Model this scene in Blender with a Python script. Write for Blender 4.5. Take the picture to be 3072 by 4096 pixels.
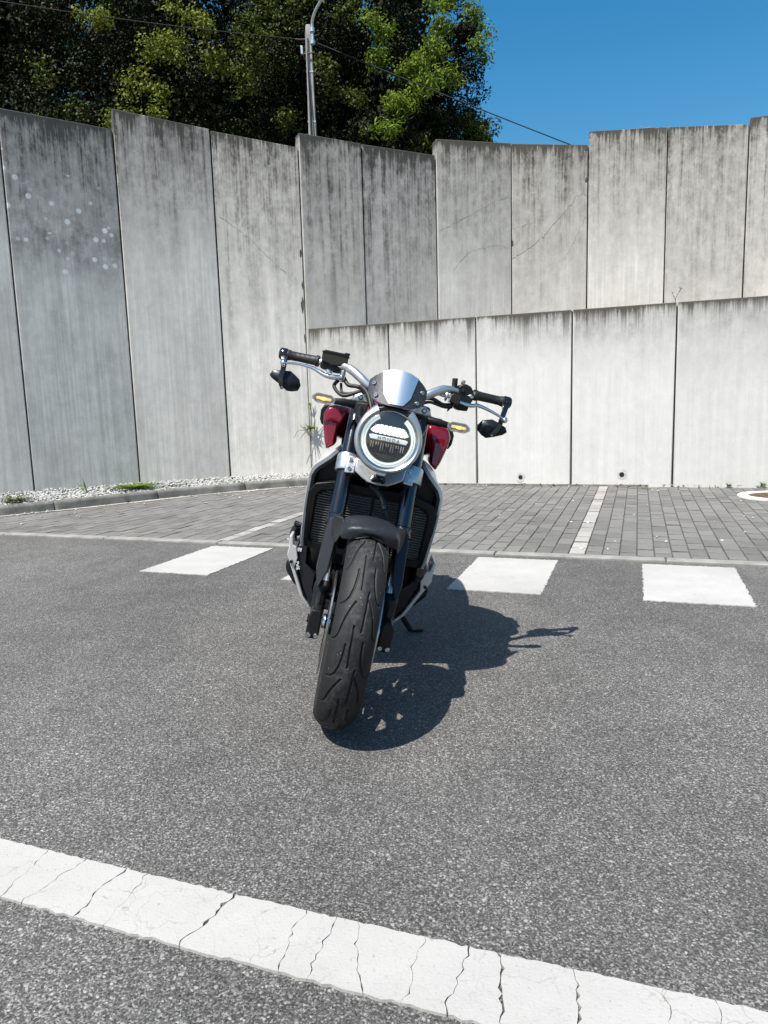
import bpy, bmesh, math, random
import numpy as np
from mathutils import Vector, Matrix, noise as mnoise

for o in list(bpy.data.objects):
    bpy.data.objects.remove(o, do_unlink=True)
scene = bpy.context.scene
COL = scene.collection
R = math.radians

# ------------------------------------------------------------------ camera
cam_d = bpy.data.cameras.new('camera')
cam = bpy.data.objects.new('camera', cam_d)
COL.objects.link(cam)
scene.camera = cam
cam_d.sensor_fit = 'HORIZONTAL'
cam_d.sensor_width = 36.0
cam_d.lens = 33.6
cam_d.clip_start = 0.05
cam_d.clip_end = 2000
PITCH, ROLL, CAM_H = 8.272, -1.685, 0.934
fw = Vector((0, math.cos(R(PITCH)), -math.sin(R(PITCH))))
rt = Vector((1, 0, 0))
up = rt.cross(fw)
rr = rt * math.cos(R(ROLL)) + up * math.sin(R(ROLL))
uu = -rt * math.sin(R(ROLL)) + up * math.cos(R(ROLL))
M = Matrix((rr, uu, -fw)).transposed().to_4x4()
M.translation = Vector((0, 0, CAM_H))
cam.matrix_world = M
scene.render.resolution_x = 768
scene.render.resolution_y = 1024

# ------------------------------------------------------------------ light
TO_SUN = Vector((-0.363, -0.403, 1.0)).normalized()
SUN_EL = math.asin(TO_SUN.z)
SUN_AZ = math.atan2(TO_SUN.x, TO_SUN.y)
world = bpy.data.worlds.new('World')
scene.world = world
world.use_nodes = True
wn = world.node_tree.nodes
wl = world.node_tree.links
wn.clear()
w_out = wn.new('ShaderNodeOutputWorld')
w_bg = wn.new('ShaderNodeBackground')
w_sky = wn.new('ShaderNodeTexSky')
w_sky.sky_type = 'NISHITA'
w_sky.sun_disc = False
w_sky.sun_elevation = SUN_EL
w_sky.sun_rotation = SUN_AZ
w_sky.altitude = 100
w_sky.air_density = 1.25
w_sky.dust_density = 1.2
w_sky.ozone_density = 1.6
w_bg.inputs['Strength'].default_value = 0.09
w_hsv = wn.new('ShaderNodeHueSaturation')
w_hsv.inputs['Saturation'].default_value = 1.5
w_hsv.inputs['Hue'].default_value = 0.492
wl.new(w_sky.outputs[0], w_hsv.inputs['Color'])
wl.new(w_hsv.outputs[0], w_bg.inputs['Color'])
wl.new(w_bg.outputs[0], w_out.inputs['Surface'])
sun_d = bpy.data.lights.new('sun', 'SUN')
sun_d.energy = 4.9
sun_d.angle = R(0.5)
sun_d.color = (1.0, 0.955, 0.885)
sun = bpy.data.objects.new('sun', sun_d)
COL.objects.link(sun)
sun.rotation_euler = TO_SUN.to_track_quat('Z', 'Y').to_euler()
sun.location = (-5, -5, 12)
scene.view_settings.view_transform = 'Standard'
scene.view_settings.look = 'None'
scene.view_settings.gamma = 1.0
scene.view_settings.exposure = 0.70
scene.view_settings.use_curve_mapping = False

# ------------------------------------------------------------------ helpers
def tag(o, label=None, cat=None, group=None, kind=None):
    if label: o['label'] = label
    if cat: o['category'] = cat
    if group: o['group'] = group
    if kind: o['kind'] = kind
    return o

def link(o, parent=None):
    COL.objects.link(o)
    if parent is not None:
        o.parent = parent
    return o

def empty(name, loc=(0, 0, 0), rot=(0, 0, 0), parent=None):
    o = bpy.data.objects.new(name, None)
    o.empty_display_size = 0.1
    o.location = loc
    o.rotation_euler = rot
    return link(o, parent)

def mesh_obj(name, verts, faces, mat, parent=None, smooth=False, bevel=0.0, bseg=2, sub=0, auto=None, steer=False):
    if steer:
        verts = [STEER @ Vector(v) for v in verts]
    me = bpy.data.meshes.new(name)
    me.from_pydata([tuple(v) for v in verts], [], [tuple(f) for f in faces])
    bm = bmesh.new(); bm.from_mesh(me)
    bmesh.ops.recalc_face_normals(bm, faces=bm.faces)
    bm.to_mesh(me); bm.free()
    me.update()
    if smooth:
        for p in me.polygons: p.use_smooth = True
        if auto is None: auto = 38
        if auto < 180:
            try: me.set_sharp_from_angle(angle=R(auto))
            except Exception: pass
    if mat is not None: me.materials.append(mat)
    o = bpy.data.objects.new(name, me)
    link(o, parent)
    if bevel > 0:
        b = o.modifiers.new('bevel', 'BEVEL'); b.width = bevel; b.segments = bseg
        b.limit_method = 'ANGLE'; b.angle_limit = R(30); b.harden_normals = False
        for p in me.polygons: p.use_smooth = True
        try: me.set_sharp_from_angle(angle=R(60))
        except Exception: pass
    if sub > 0:
        s = o.modifiers.new('sub', 'SUBSURF'); s.levels = sub; s.render_levels = sub
    return o

def join(*parts):
    V, F = [], []
    for v, f in parts:
        n = len(V)
        V += [tuple(p) for p in v]
        F += [tuple(i + n for i in g) for g in f]
    return V, F

def box(c, s, rot=None):
    v = []
    for x in (-.5, .5):
        for y in (-.5, .5):
            for z in (-.5, .5):
                p = Vector((x * s[0], y * s[1], z * s[2]))
                if rot is not None: p = rot @ p
                v.append(tuple(p + Vector(c)))
    f = [(0, 1, 3, 2), (4, 6, 7, 5), (0, 4, 5, 1), (2, 3, 7, 6), (0, 2, 6, 4), (1, 5, 7, 3)]
    return v, f

def prism(front, back):
    """two matching rings of 3D points -> closed solid"""
    n = len(front)
    v = [tuple(p) for p in front] + [tuple(p) for p in back]
    f = [tuple(range(n)), tuple(range(2 * n - 1, n - 1, -1))]
    for i in range(n):
        j = (i + 1) % n
        f.append((i, n + i, n + j, j))
    return v, f

def loft(rings, cap=True, closed=True):
    n = len(rings[0])
    v = [tuple(p) for r in rings for p in r]
    f = []
    for k in range(len(rings) - 1):
        for i in range(n if closed else n - 1):
            j = (i + 1) % n
            f.append((k * n + i, k * n + j, (k + 1) * n + j, (k + 1) * n + i))
    if cap:
        f.append(tuple(range(n - 1, -1, -1)))
        b = (len(rings) - 1) * n
        f.append(tuple(range(b, b + n)))
    return v, f

def frame(d):
    d = Vector(d).normalized()
    a = Vector((0, 0, 1)) if abs(d.z) < .9 else Vector((1, 0, 0))
    x = d.cross(a).normalized()
    return x, d.cross(x).normalized(), d

def lathe(prof, c, axis, n=32, closed=False, a0=0, a1=2 * math.pi):
    """prof: list of (radius, height along axis)"""
    x, y, d = frame(axis)
    c = Vector(c)
    full = abs(a1 - a0 - 2 * math.pi) < 1e-6
    m = n if full else n + 1
    rings = []
    for i in range(m):
        a = a0 + (a1 - a0) * i / n
        e = x * math.cos(a) + y * math.sin(a)
        rings.append([c + e * r + d * h for r, h in prof])
    k = len(prof)
    v = [tuple(p) for r in rings for p in r]
    f = []
    for i in range(n):
        j = (i + 1) % m
        for q in range(k if closed else k - 1):
            w = (q + 1) % k
            f.append((i * k + q, j * k + q, j * k + w, i * k + w))
    if not full and closed:
        f.append(tuple(range(k)))
        f.append(tuple(range((m - 1) * k + k - 1, (m - 1) * k - 1, -1)))
    return v, f

def cyl(a, b, r, n=20, r2=None, ch=0.0):
    a, b = Vector(a), Vector(b)
    L = (b - a).length
    if r2 is None: r2 = r
    if ch > 0:
        pr = [(0.0001, 0), (r - ch, 0), (r, ch), (r2, L - ch), (r2 - ch, L), (0.0001, L)]
    else:
        pr = [(0.0001, 0), (r, 0), (r2, L), (0.0001, L)]
    return lathe(pr, a, b - a, n)

def catmull(pts, k=6):
    pts = [Vector(p) for p in pts]
    P = [pts[0] * 2 - pts[1]] + pts + [pts[-1] * 2 - pts[-2]]
    out = []
    for i in range(1, len(P) - 2):
        for s in range(k):
            t = s / k
            a, b, c, d = P[i - 1], P[i], P[i + 1], P[i + 2]
            out.append(.5 * ((2 * b) + (c - a) * t + (2 * a - 5 * b + 4 * c - d) * t * t + (3 * b - a - 3 * c + d) * t ** 3))
    out.append(pts[-1])
    return out

def tube(path, r, n=12, cap=True, flat=1.0):
    path = [Vector(p) for p in path]
    m = len(path)
    rs = r if isinstance(r, (list, tuple)) else [r] * m
    if len(rs) != m:
        rs = [rs[0] + (rs[-1] - rs[0]) * i / (m - 1) for i in range(m)] if len(rs) == 2 else [rs[min(len(rs) - 1, int(i * len(rs) / m))] for i in range(m)]
    t0 = (path[1] - path[0]).normalized()
    x, y, _ = frame(t0)
    rings = []
    for i, p in enumerate(path):
        t = (path[min(i + 1, m - 1)] - path[max(i - 1, 0)]).normalized()
        x = (x - t * x.dot(t)).normalized()
        y = t.cross(x)
        rings.append([p + (x * math.cos(2 * math.pi * k / n) + y * math.sin(2 * math.pi * k / n) * flat) * rs[i] for k in range(n)])
    return loft(rings, cap)

def ball(c, r, n=12, m=8, sc=(1, 1, 1)):
    rings = []
    for i in range(m + 1):
        a = math.pi * i / m
        rr_ = max(1e-4, math.sin(a)) * r
        rings.append([Vector(c) + Vector((rr_ * math.cos(2 * math.pi * k / n) * sc[0], rr_ * math.sin(2 * math.pi * k / n) * sc[1], math.cos(a) * r * sc[2])) for k in range(n)])
    return loft(rings)

# ------------------------------------------------------------------ materials
def mat_new(name):
    m = bpy.data.materials.new(name)
    m.use_nodes = True
    nt = m.node_tree
    b = nt.nodes.get('Principled BSDF')
    return m, nt, b

def N(nt, typ, **kw):
    n = nt.nodes.new(typ)
    for k, v in kw.items():
        if k in n.inputs: n.inputs[k].default_value = v
        else: setattr(n, k, v)
    return n

def mathn(nt, op, a, b=None, clamp=False):
    n = nt.nodes.new('ShaderNodeMath'); n.operation = op; n.use_clamp = clamp
    for i, q in enumerate((a, b)):
        if q is None: continue
        if isinstance(q, (int, float)): n.inputs[i].default_value = q
        else: nt.links.new(q, n.inputs[i])
    return n.outputs[0]

def mixc(nt, fac, a, b, blend='MIX'):
    n = nt.nodes.new('ShaderNodeMix'); n.data_type = 'RGBA'; n.blend_type = blend
    n.clamp_factor = True
    for i, q in ((0, fac), (6, a), (7, b)):
        if isinstance(q, (int, float)): n.inputs[i].default_value = q
        elif isinstance(q, tuple): n.inputs[i].default_value = (*q, 1.0)
        else: nt.links.new(q, n.inputs[i])
    return n.outputs[2]

def ramp(nt, fac, stops, interp='LINEAR'):
    n = nt.nodes.new('ShaderNodeValToRGB')
    n.color_ramp.interpolation = interp
    el = n.color_ramp.elements
    while len(el) < len(stops): el.new(0.5)
    for e, (p, c) in zip(el, stops):
        e.position = p
        e.color = (c, c, c, 1) if isinstance(c, (int, float)) else (*c, 1)
    nt.links.new(fac, n.inputs[0])
    return n.outputs[0]

def coords(nt, kind='Object', scale=(1, 1, 1), loc=None):
    t = nt.nodes.new('ShaderNodeTexCoord')
    mp = nt.nodes.new('ShaderNodeMapping')
    mp.inputs['Scale'].default_value = scale
    nt.links.new(t.outputs[kind], mp.inputs[0])
    if loc is not None:
        nt.links.new(loc, mp.inputs['Location'])
    return mp.outputs[0]

def noise(nt, vec, scale, detail=4, rough=.55, dist=0.0):
    n = N(nt, 'ShaderNodeTexNoise', Scale=scale, Detail=detail, Roughness=rough, Distortion=dist)
    nt.links.new(vec, n.inputs['Vector'])
    return n.outputs[0]

def voro(nt, vec, scale, feature='F1', rnd=1.0):
    n = nt.nodes.new('ShaderNodeTexVoronoi'); n.feature = feature
    n.inputs['Scale'].default_value = scale
    n.inputs['Randomness'].default_value = rnd
    nt.links.new(vec, n.inputs['Vector'])
    return n

def bump(nt, b, h, strength=.3, dist=.01):
    n = N(nt, 'ShaderNodeBump', Strength=strength, Distance=dist)
    nt.links.new(h, n.inputs['Height'])
    nt.links.new(n.outputs[0], b.inputs['Normal'])

def simple(name, col, rough=.5, metal=0.0, coat=0.0, bumps=None, var=0.0, vscale=20, spec=None, coat_r=.05, rvar=0.0):
    m, nt, b = mat_new(name)
    b.inputs['Base Color'].default_value = (*col, 1)
    b.inputs['Roughness'].default_value = rough
    b.inputs['Metallic'].default_value = metal
    b.inputs['Coat Weight'].default_value = coat
    b.inputs['Coat Roughness'].default_value = coat_r
    if spec is not None: b.inputs['Specular IOR Level'].default_value = spec
    if var > 0 or bumps or rvar > 0:
        v = coords(nt)
        nz = noise(nt, v, vscale, 5)
        if var > 0:
            c = mixc(nt, ramp(nt, nz, [(.3, 0.0), (.7, 1.0)]), tuple(x * (1 - var) for x in col), tuple(min(1, x * (1 + var)) for x in col))
            nt.links.new(c, b.inputs['Base Color'])
        if rvar > 0:
            rr_ = mathn(nt, 'ADD', mathn(nt, 'MULTIPLY', mathn(nt, 'SUBTRACT', noise(nt, v, vscale * 2.3, 6), .5), rvar * 2), rough)
            nt.links.new(rr_, b.inputs['Roughness'])
        if bumps:
            bump(nt, b, noise(nt, v, bumps[0], 4), bumps[1], bumps[2])
    return m

def emit(name, col, s, base=(.8, .8, .8)):
    m, nt, b = mat_new(name)
    b.inputs['Base Color'].default_value = (*base, 1)
    b.inputs['Roughness'].default_value = .3
    b.inputs['Emission Color'].default_value = (*col, 1)
    b.inputs['Emission Strength'].default_value = s
    return m

def thin_glass(name, fac=.1, tint=(1, 1, 1), rough=.02):
    m, nt, b = mat_new(name)
    nt.nodes.remove(b)
    out = nt.nodes['Material Output']
    tr = nt.nodes.new('ShaderNodeBsdfTransparent'); tr.inputs[0].default_value = (*tint, 1)
    gl = nt.nodes.new('ShaderNodeBsdfGlossy'); gl.inputs['Roughness'].default_value = rough
    lw = nt.nodes.new('ShaderNodeLayerWeight'); lw.inputs[0].default_value = .5
    mx = nt.nodes.new('ShaderNodeMixShader')
    f3 = mathn(nt, 'ADD', mathn(nt, 'MULTIPLY', mathn(nt, 'POWER', lw.outputs['Facing'], 5.0), .8), fac + .03, True)
    nt.links.new(f3, mx.inputs[0]); nt.links.new(tr.outputs[0], mx.inputs[1]); nt.links.new(gl.outputs[0], mx.inputs[2])
    nt.links.new(mx.outputs[0], out.inputs[0])
    return m

# --- asphalt
def make_asphalt():
    m, nt, b = mat_new('asphalt')
    v = coords(nt)
    v2 = coords(nt, loc=None, scale=(1, 1, 1))
    warp = nt.nodes.new('ShaderNodeVectorMath'); warp.operation = 'ADD'
    nzv = N(nt, 'ShaderNodeTexNoise', Scale=90.0, Detail=2.0)
    nt.links.new(v, nzv.inputs['Vector'])
    sc = nt.nodes.new('ShaderNodeVectorMath'); sc.operation = 'SCALE'; sc.inputs['Scale'].default_value = .006
    nt.links.new(nzv.outputs['Color'], sc.inputs[0])
    nt.links.new(v, warp.inputs[0]); nt.links.new(sc.outputs[0], warp.inputs[1])
    wv = warp.outputs[0]
    va = voro(nt, wv, 165)
    vb = voro(nt, wv, 330)
    vc = voro(nt, wv, 68)
    sepa = nt.nodes.new('ShaderNodeSeparateColor'); nt.links.new(va.outputs['Color'], sepa.inputs[0])
    sepb = nt.nodes.new('ShaderNodeSeparateColor'); nt.links.new(vb.outputs['Color'], sepb.inputs[0])
    sepc = nt.nodes.new('ShaderNodeSeparateColor'); nt.links.new(vc.outputs['Color'], sepc.inputs[0])
    chipA = ramp(nt, sepa.outputs[0], [(0, .032), (.40, .066), (.70, .135), (.88, .25), (1, .44)])
    chipB = ramp(nt, sepb.outputs[0], [(0, .03), (.4, .065), (.75, .14), (1, .30)])
    dA = ramp(nt, va.outputs['Distance'], [(.22, 1.0), (.52, 0.0)])
    col = mixc(nt, dA, chipB, chipA)
    big = mathn(nt, 'MULTIPLY', ramp(nt, sepc.outputs[1], [(.88, 0.0), (.93, 1.0)]), ramp(nt, vc.outputs['Distance'], [(.18, 1.0), (.34, 0.0)]))
    col = mixc(nt, mathn(nt, 'MULTIPLY', big, .8), col, (.38, .372, .36))
    pit = ramp(nt, noise(nt, v, 160, 3), [(.30, 1.0), (.42, 0.0)])
    col = mixc(nt, mathn(nt, 'MULTIPLY', pit, .75), col, (.018, .018, .019))
    large = noise(nt, v, .9, 6, .65)
    col = mixc(nt, ramp(nt, large, [(.35, 0.0), (.75, .35)]), col, (.105, .103, .099), 'MIX')
    wide = ramp(nt, noise(nt, coords(nt, scale=(.9, .35, 1)), 1.1, 4, .6), [(.3, .74), (.7, 1.18)])
    col = mixc(nt, 1.0, col, wide, 'MULTIPLY')
    mid = ramp(nt, noise(nt, v, 4.5, 5, .7), [(.25, .78), (.75, 1.16)])
    col = mixc(nt, 1.0, col, mid, 'MULTIPLY')
    oil = ramp(nt, noise(nt, coords(nt, scale=(1.6, 1.1, 1)), 1.7, 6, .7), [(.62, 0.0), (.72, .38)])
    col = mixc(nt, oil, col, (.045, .044, .043))
    col = mixc(nt, 1.0, col, (1.03, 1.0, .96), 'MULTIPLY')
    nt.links.new(col, b.inputs['Base Color'])
    b.inputs['Roughness'].default_value = .82
    b.inputs['Specular IOR Level'].default_value = .35
    h = mathn(nt, 'SUBTRACT', mathn(nt, 'MULTIPLY', mathn(nt, 'SUBTRACT', 1.0, va.outputs['Distance']), .8), mathn(nt, 'MULTIPLY', pit, .7))
    h = mathn(nt, 'ADD', h, mathn(nt, 'MULTIPLY', noise(nt, v, 60, 4), .8))
    bump(nt, b, h, .75, .004)
    return m

def make_paint(name, crack=True, dirt=.25, base=(.38, .37, .35)):
    m, nt, b = mat_new(name)
    v = coords(nt)
    n1 = noise(nt, v, 9, 6, .65)
    col = mixc(nt, ramp(nt, n1, [(.45, 0.0), (.85, dirt)]), base, (.30, .295, .275))
    n2 = noise(nt, v, 140, 3)
    col = mixc(nt, ramp(nt, n2, [(.60, 0.0), (.74, .5)]), col, (.24, .235, .22))
    n3 = noise(nt, v, 2.2, 5, .6)
    col = mixc(nt, 1.0, col, ramp(nt, n3, [(.3, .86), (.7, 1.06)]), 'MULTIPLY')
    n4 = noise(nt, v, 34, 6, .8)
    col = mixc(nt, ramp(nt, n4, [(.63, 0.0), (.70, .7)]), col, (.14, .137, .13))
    vd = None
    if crack:
        nzv = N(nt, 'ShaderNodeTexNoise', Scale=14.0, Detail=4.0)
        nt.links.new(v, nzv.inputs['Vector'])
        sc = nt.nodes.new('ShaderNodeVectorMath'); sc.operation = 'SCALE'; sc.inputs['Scale'].default_value = .09
        nt.links.new(nzv.outputs['Color'], sc.inputs[0])
        ad = nt.nodes.new('ShaderNodeVectorMath'); ad.operation = 'ADD'
        nt.links.new(v, ad.inputs[0]); nt.links.new(sc.outputs[0], ad.inputs[1])
        vo = voro(nt, ad.outputs[0], 11, 'DISTANCE_TO_EDGE')
        gate = ramp(nt, noise(nt, v, 5, 3), [(.42, 0.0), (.60, 1.0)])
        vd = mathn(nt, 'MULTIPLY', ramp(nt, vo.outputs['Distance'], [(.003, 1.0), (.012, 0.0)]), gate)
        col = mixc(nt, mathn(nt, 'MULTIPLY', vd, .5), col, (.16, .155, .145))
    nt.links.new(col, b.inputs['Base Color'])
    b.inputs['Roughness'].default_value = .7
    h = noise(nt, v, 180, 3)
    bump(nt, b, h, .35, .003)
    return m

# --- concrete wall panel; local origin at the TOP-left front edge, X along, Z down negative
def make_concrete(name, base, stain_len, stain_amt, drip_amt, spots=False, warm=(1, 1, 1), moss=.0, dark=(.055, .053, .047), streak=1.0, low=False):
    m, nt, b = mat_new(name)
    oi = nt.nodes.new('ShaderNodeObjectInfo')
    tc = nt.nodes.new('ShaderNodeTexCoord')
    comb = nt.nodes.new('ShaderNodeCombineXYZ')
    r37 = mathn(nt, 'MULTIPLY', oi.outputs['Random'], 37.0)
    nt.links.new(r37, comb.inputs[0]); nt.links.new(mathn(nt, 'MULTIPLY', oi.outputs['Random'], 11.0), comb.inputs[2])
    off = nt.nodes.new('ShaderNodeVectorMath'); off.operation = 'ADD'
    nt.links.new(tc.outputs['Object'], off.inputs[0]); nt.links.new(comb.outputs[0], off.inputs[1])
    v = off.outputs[0]
    sep = nt.nodes.new('ShaderNodeSeparateXYZ'); nt.links.new(tc.outputs['Object'], sep.inputs[0])
    z = sep.outputs[2]
    depth = mathn(nt, 'MULTIPLY', z, -1.0)
    def sm(s):
        mp = nt.nodes.new('ShaderNodeMapping'); mp.inputs['Scale'].default_value = s
        nt.links.new(v, mp.inputs[0]); return mp.outputs[0]
    streakA = noise(nt, sm((14, 1, .35)), 1.0, 5, .6)
    streakB = noise(nt, sm((42, 1, .8)), 1.0, 4, .6)
    streakC = noise(nt, sm((5, 1, .5)), 1.0, 3, .5)
    blot = noise(nt, sm((1.6, 1, 1.3)), 1.0, 6, .65)
    fine = noise(nt, sm((60, 1, 55)), 1.0, 4, .7)
    grain = noise(nt, sm((200, 200, 200)), 1.0, 3, .6)
    # reach of the stain varies along the panel
    reach = mathn(nt, 'MULTIPLY', mathn(nt, 'ADD', mathn(nt, 'MULTIPLY', streakC, 1.5), mathn(nt, 'MULTIPLY', streakA, 1.0)), mathn(nt, 'MULTIPLY', mathn(nt, 'ADD', mathn(nt, 'FRACT', mathn(nt, 'MULTIPLY', oi.outputs['Random'], 13.7)), .55), stain_len / 1.25))
    fall = mathn(nt, 'SUBTRACT', 1.0, mathn(nt, 'DIVIDE', depth, reach), True)
    fall = mathn(nt, 'POWER', fall, .85)
    st = ramp(nt, streakA, [(.34, .48), (.60, 1.0)])
    st2 = ramp(nt, streakB, [(.34, .55), (.60, 1.0)])
    stain = mathn(nt, 'MULTIPLY', mathn(nt, 'MULTIPLY', fall, mathn(nt, 'MULTIPLY', st, st2)), stain_amt)
    # separate drips: each lane has its own length
    lane = noise(nt, sm((46, 1, .06)), 1.0, 3, .6)
    lane2 = noise(nt, sm((11, 1, .05)), 1.0, 2, .5)
    patch = ramp(nt, noise(nt, sm((2.1, 1, .4)), 1.0, 3, .6), [(.36, .12), (.60, 1.0)])
    dlen = mathn(nt, 'MULTIPLY', mathn(nt, 'POWER', ramp(nt, mathn(nt, 'ADD', mathn(nt, 'MULTIPLY', lane, .6), mathn(nt, 'MULTIPLY', lane2, .4)), [(.36, .06), (.66, 1.0)]), 1.6), .62)
    dfall = mathn(nt, 'SUBTRACT', 1.0, mathn(nt, 'DIVIDE', depth, mathn(nt, 'ADD', mathn(nt, 'MULTIPLY', dlen, patch), .02)), True)
    drip = mathn(nt, 'MULTIPLY', mathn(nt, 'POWER', dfall, 1.15), .95)
    smear = mathn(nt, 'MULTIPLY', mathn(nt, 'MULTIPLY', ramp(nt, mathn(nt, 'DIVIDE', depth, .42), [(0, 1.0), (.35, .6), (1, 0.0)]), ramp(nt, noise(nt, sm((7, 1, 5)), 1.0, 6, .75), [(.40, 0.0), (.62, 1.0)])), mathn(nt, 'MULTIPLY', patch, .75))
    edge_ = ramp(nt, mathn(nt, 'DIVIDE', depth, .035), [(0, .7), (1, 0.0)])
    topband = mathn(nt, 'MAXIMUM', mathn(nt, 'MAXIMUM', drip, smear), edge_)
    brk = ramp(nt, noise(nt, sm((8, 1, 5)), 1.0, 6, .8), [(.36, .50), (.62, 1.15)])
    stain = mathn(nt, 'MULTIPLY', stain, brk)
    stain = mathn(nt, 'ADD', stain, mathn(nt, 'MULTIPLY', topband, drip_amt), True)
    base2 = tuple(x * w for x, w in zip(base, warm))
    col = mixc(nt, ramp(nt, blot, [(.3, 0.0), (.72, 1.0)]), base2, tuple(x * (1 - .22 * max(.35, streak)) for x in base2))
    pale = mathn(nt, 'MULTIPLY', ramp(nt, noise(nt, sm((24, 1, .5)), 1.0, 4, .6), [(.56, 0.0), (.66, .5)]), ramp(nt, streakC, [(.4, 0.0), (.6, 1.0)]))
    col = mixc(nt, mathn(nt, 'MULTIPLY', pale, .7 * streak), col, tuple(min(.8, x * 1.35) for x in base2))
    if moss > 0:
        ms = mathn(nt, 'MULTIPLY', ramp(nt, noise(nt, sm((3, 1, 1.5)), 1.0, 6, .7), [(.5, 0.0), (.75, 1.0)]), moss)
        col = mixc(nt, ms, col, (.16, .19, .17))
    pan_t = mathn(nt, 'ADD', mathn(nt, 'MULTIPLY', mathn(nt, 'FRACT', mathn(nt, 'MULTIPLY', oi.outputs['Random'], 7.31)), .13), .89)
    col = mixc(nt, 1.0, col, pan_t, 'MULTIPLY')
    col = mixc(nt, mathn(nt, 'MULTIPLY', ramp(nt, fine, [(.56, 0.0), (.74, 1.0)]), .22), col, (.17, .165, .155))
    if spots:
        mp = nt.nodes.new('ShaderNodeMapping'); mp.inputs['Scale'].default_value = (1, 0.0, 1)
        nt.links.new(tc.outputs['Object'], mp.inputs[0])
        vs = voro(nt, mp.outputs[0], 10.0)
        sc = nt.nodes.new('ShaderNodeSeparateColor'); nt.links.new(vs.outputs['Color'], sc.inputs[0])
        reg = mathn(nt, 'MULTIPLY', ramp(nt, mathn(nt, 'DIVIDE', depth, 2.4), [(.12, 0.0), (.30, .45), (.48, 1.0), (.60, .7), (.68, 0.0)]), 1.0)
        sel = mathn(nt, 'LESS_THAN', sc.outputs[0], mathn(nt, 'MULTIPLY', reg, .95))
        disc = ramp(nt, vs.outputs['Distance'], [(.22, 1.0), (.33, 0.0)])
        spot = mathn(nt, 'MULTIPLY', mathn(nt, 'MULTIPLY', sel, disc), mathn(nt, 'ADD', mathn(nt, 'MULTIPLY', sc.outputs[1], .65), .10))
        darkb = mathn(nt, 'MULTIPLY', reg, ramp(nt, noise(nt, sm((4, 1, 3)), 1.0, 6, .75), [(.38, .25), (.60, 1.0)]))
        stain = mathn(nt, 'MAXIMUM', stain, mathn(nt, 'MULTIPLY', darkb, .72))
    col = mixc(nt, stain, col, dark)
    if spots:
        col = mixc(nt, spot, col, (.80, .81, .80))
    fs_ = ramp(nt, mathn(nt, 'ADD', mathn(nt, 'MULTIPLY', streakA, .55), mathn(nt, 'MULTIPLY', streakB, .45)), [(.37, 1 - .26 * streak), (.60, 1 + .06 * streak)])
    col = mixc(nt, 1.0, col, fs_, 'MULTIPLY')
    mott = ramp(nt, noise(nt, sm((9, 1, 7)), 1.0, 6, .75), [(.34, 1 - .16 * max(.4, streak)), (.62, 1.03)])
    col = mixc(nt, 1.0, col, mott, 'MULTIPLY')
    gr = ramp(nt, grain, [(.25, .86), (.75, 1.12)])
    col = mixc(nt, 1.0, col, gr, 'MULTIPLY')
    nt.links.new(col, b.inputs['Base Color'])
    b.inputs['Roughness'].default_value = .88
    b.inputs['Specular IOR Level'].default_value = .25
    h = mathn(nt, 'ADD', mathn(nt, 'MULTIPLY', fine, .6), mathn(nt, 'MULTIPLY', blot, .8))
    bump(nt, b, h, .35, .004)
    return m

def make_paver(name, lo, hi):
    m, nt, b = mat_new(name)
    g = nt.nodes.new('ShaderNodeNewGeometry')
    oi = nt.nodes.new('ShaderNodeObjectInfo')
    v = coords(nt, 'Generated') if False else coords(nt)
    pos = g.outputs['Position']
    rnd = mathn(nt, 'FRACT', mathn(nt, 'ADD', g.outputs['Random Per Island'], oi.outputs['Random']))
    col = mixc(nt, rnd, lo, hi)
    n1 = noise(nt, pos, 120, 4, .7)
    col = mixc(nt, 1.0, col, ramp(nt, n1, [(.25, .62), (.75, 1.35)]), 'MULTIPLY')
    n2 = noise(nt, pos, 1.3, 5, .6)
    col = mixc(nt, ramp(nt, n2, [(.4, 0.0), (.75, .5)]), col, (.20, .198, .19))
    nt.links.new(col, b.inputs['Base Color'])
    b.inputs['Roughness'].default_value = .85
    bump(nt, b, n1, .5, .003)
    return m

MAT = {}
MAT['asphalt'] = make_asphalt()
MAT['paint'] = make_paint('road_paint', True, .35, (.40, .392, .375))
MAT['paint_line'] = make_paint('line_paint', True, .45)
MAT['conc_left'] = make_concrete('concrete_left', (.76, .725, .665), 2.6, 1.25, .80, moss=.28, dark=(.065, .062, .054), streak=.8)
MAT['conc_spots'] = make_concrete('concrete_spots', (.74, .715, .665), 2.8, 1.25, .75, spots=True, moss=.35, dark=(.07, .07, .064))
MAT['conc_right'] = make_concrete('concrete_right', (.72, .69, .635), 2.1, 1.08, 1.0, moss=.12, dark=(.075, .068, .055), streak=.8)
MAT['conc_low'] = make_concrete('concrete_low', (.62, .605, .575), .85, .50, .92, moss=.05, dark=(.08, .074, .06), streak=.32)
MAT['joint'] = simple('joint_filler', (.06, .058, .052), .9, var=.4, vscale=8)
MAT['crack'] = simple('crack_dark', (.27, .26, .24), .95)
MAT['kerb'] = simple('kerb_concrete', (.17, .165, .15), .9, bumps=(60, .5, .004), var=.5, vscale=5)
MAT['edging'] = simple('edging_concrete', (.225, .22, .205), .88, bumps=(90, .5, .003), var=.25, vscale=9)
MAT['paver'] = make_paver('paver_grey', (.105, .101, .095), (.160, .154, .145))
MAT['paver_light'] = make_paver('paver_pale', (.27, .258, .24), (.36, .345, .32))
MAT['sand'] = simple('joint_sand', (.10, .096, .087), .95, bumps=(150, .5, .004), var=.4, vscale=12)
MAT['gravel'] = make_paver('white_gravel', (.30, .295, .28), (.52, .51, .485))
MAT['soil'] = simple('soil', (.14, .12, .095), .95, bumps=(30, .6, .02), var=.4, vscale=6)
MAT['hole'] = simple('hole_dark', (.01, .01, .01), .9)
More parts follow.
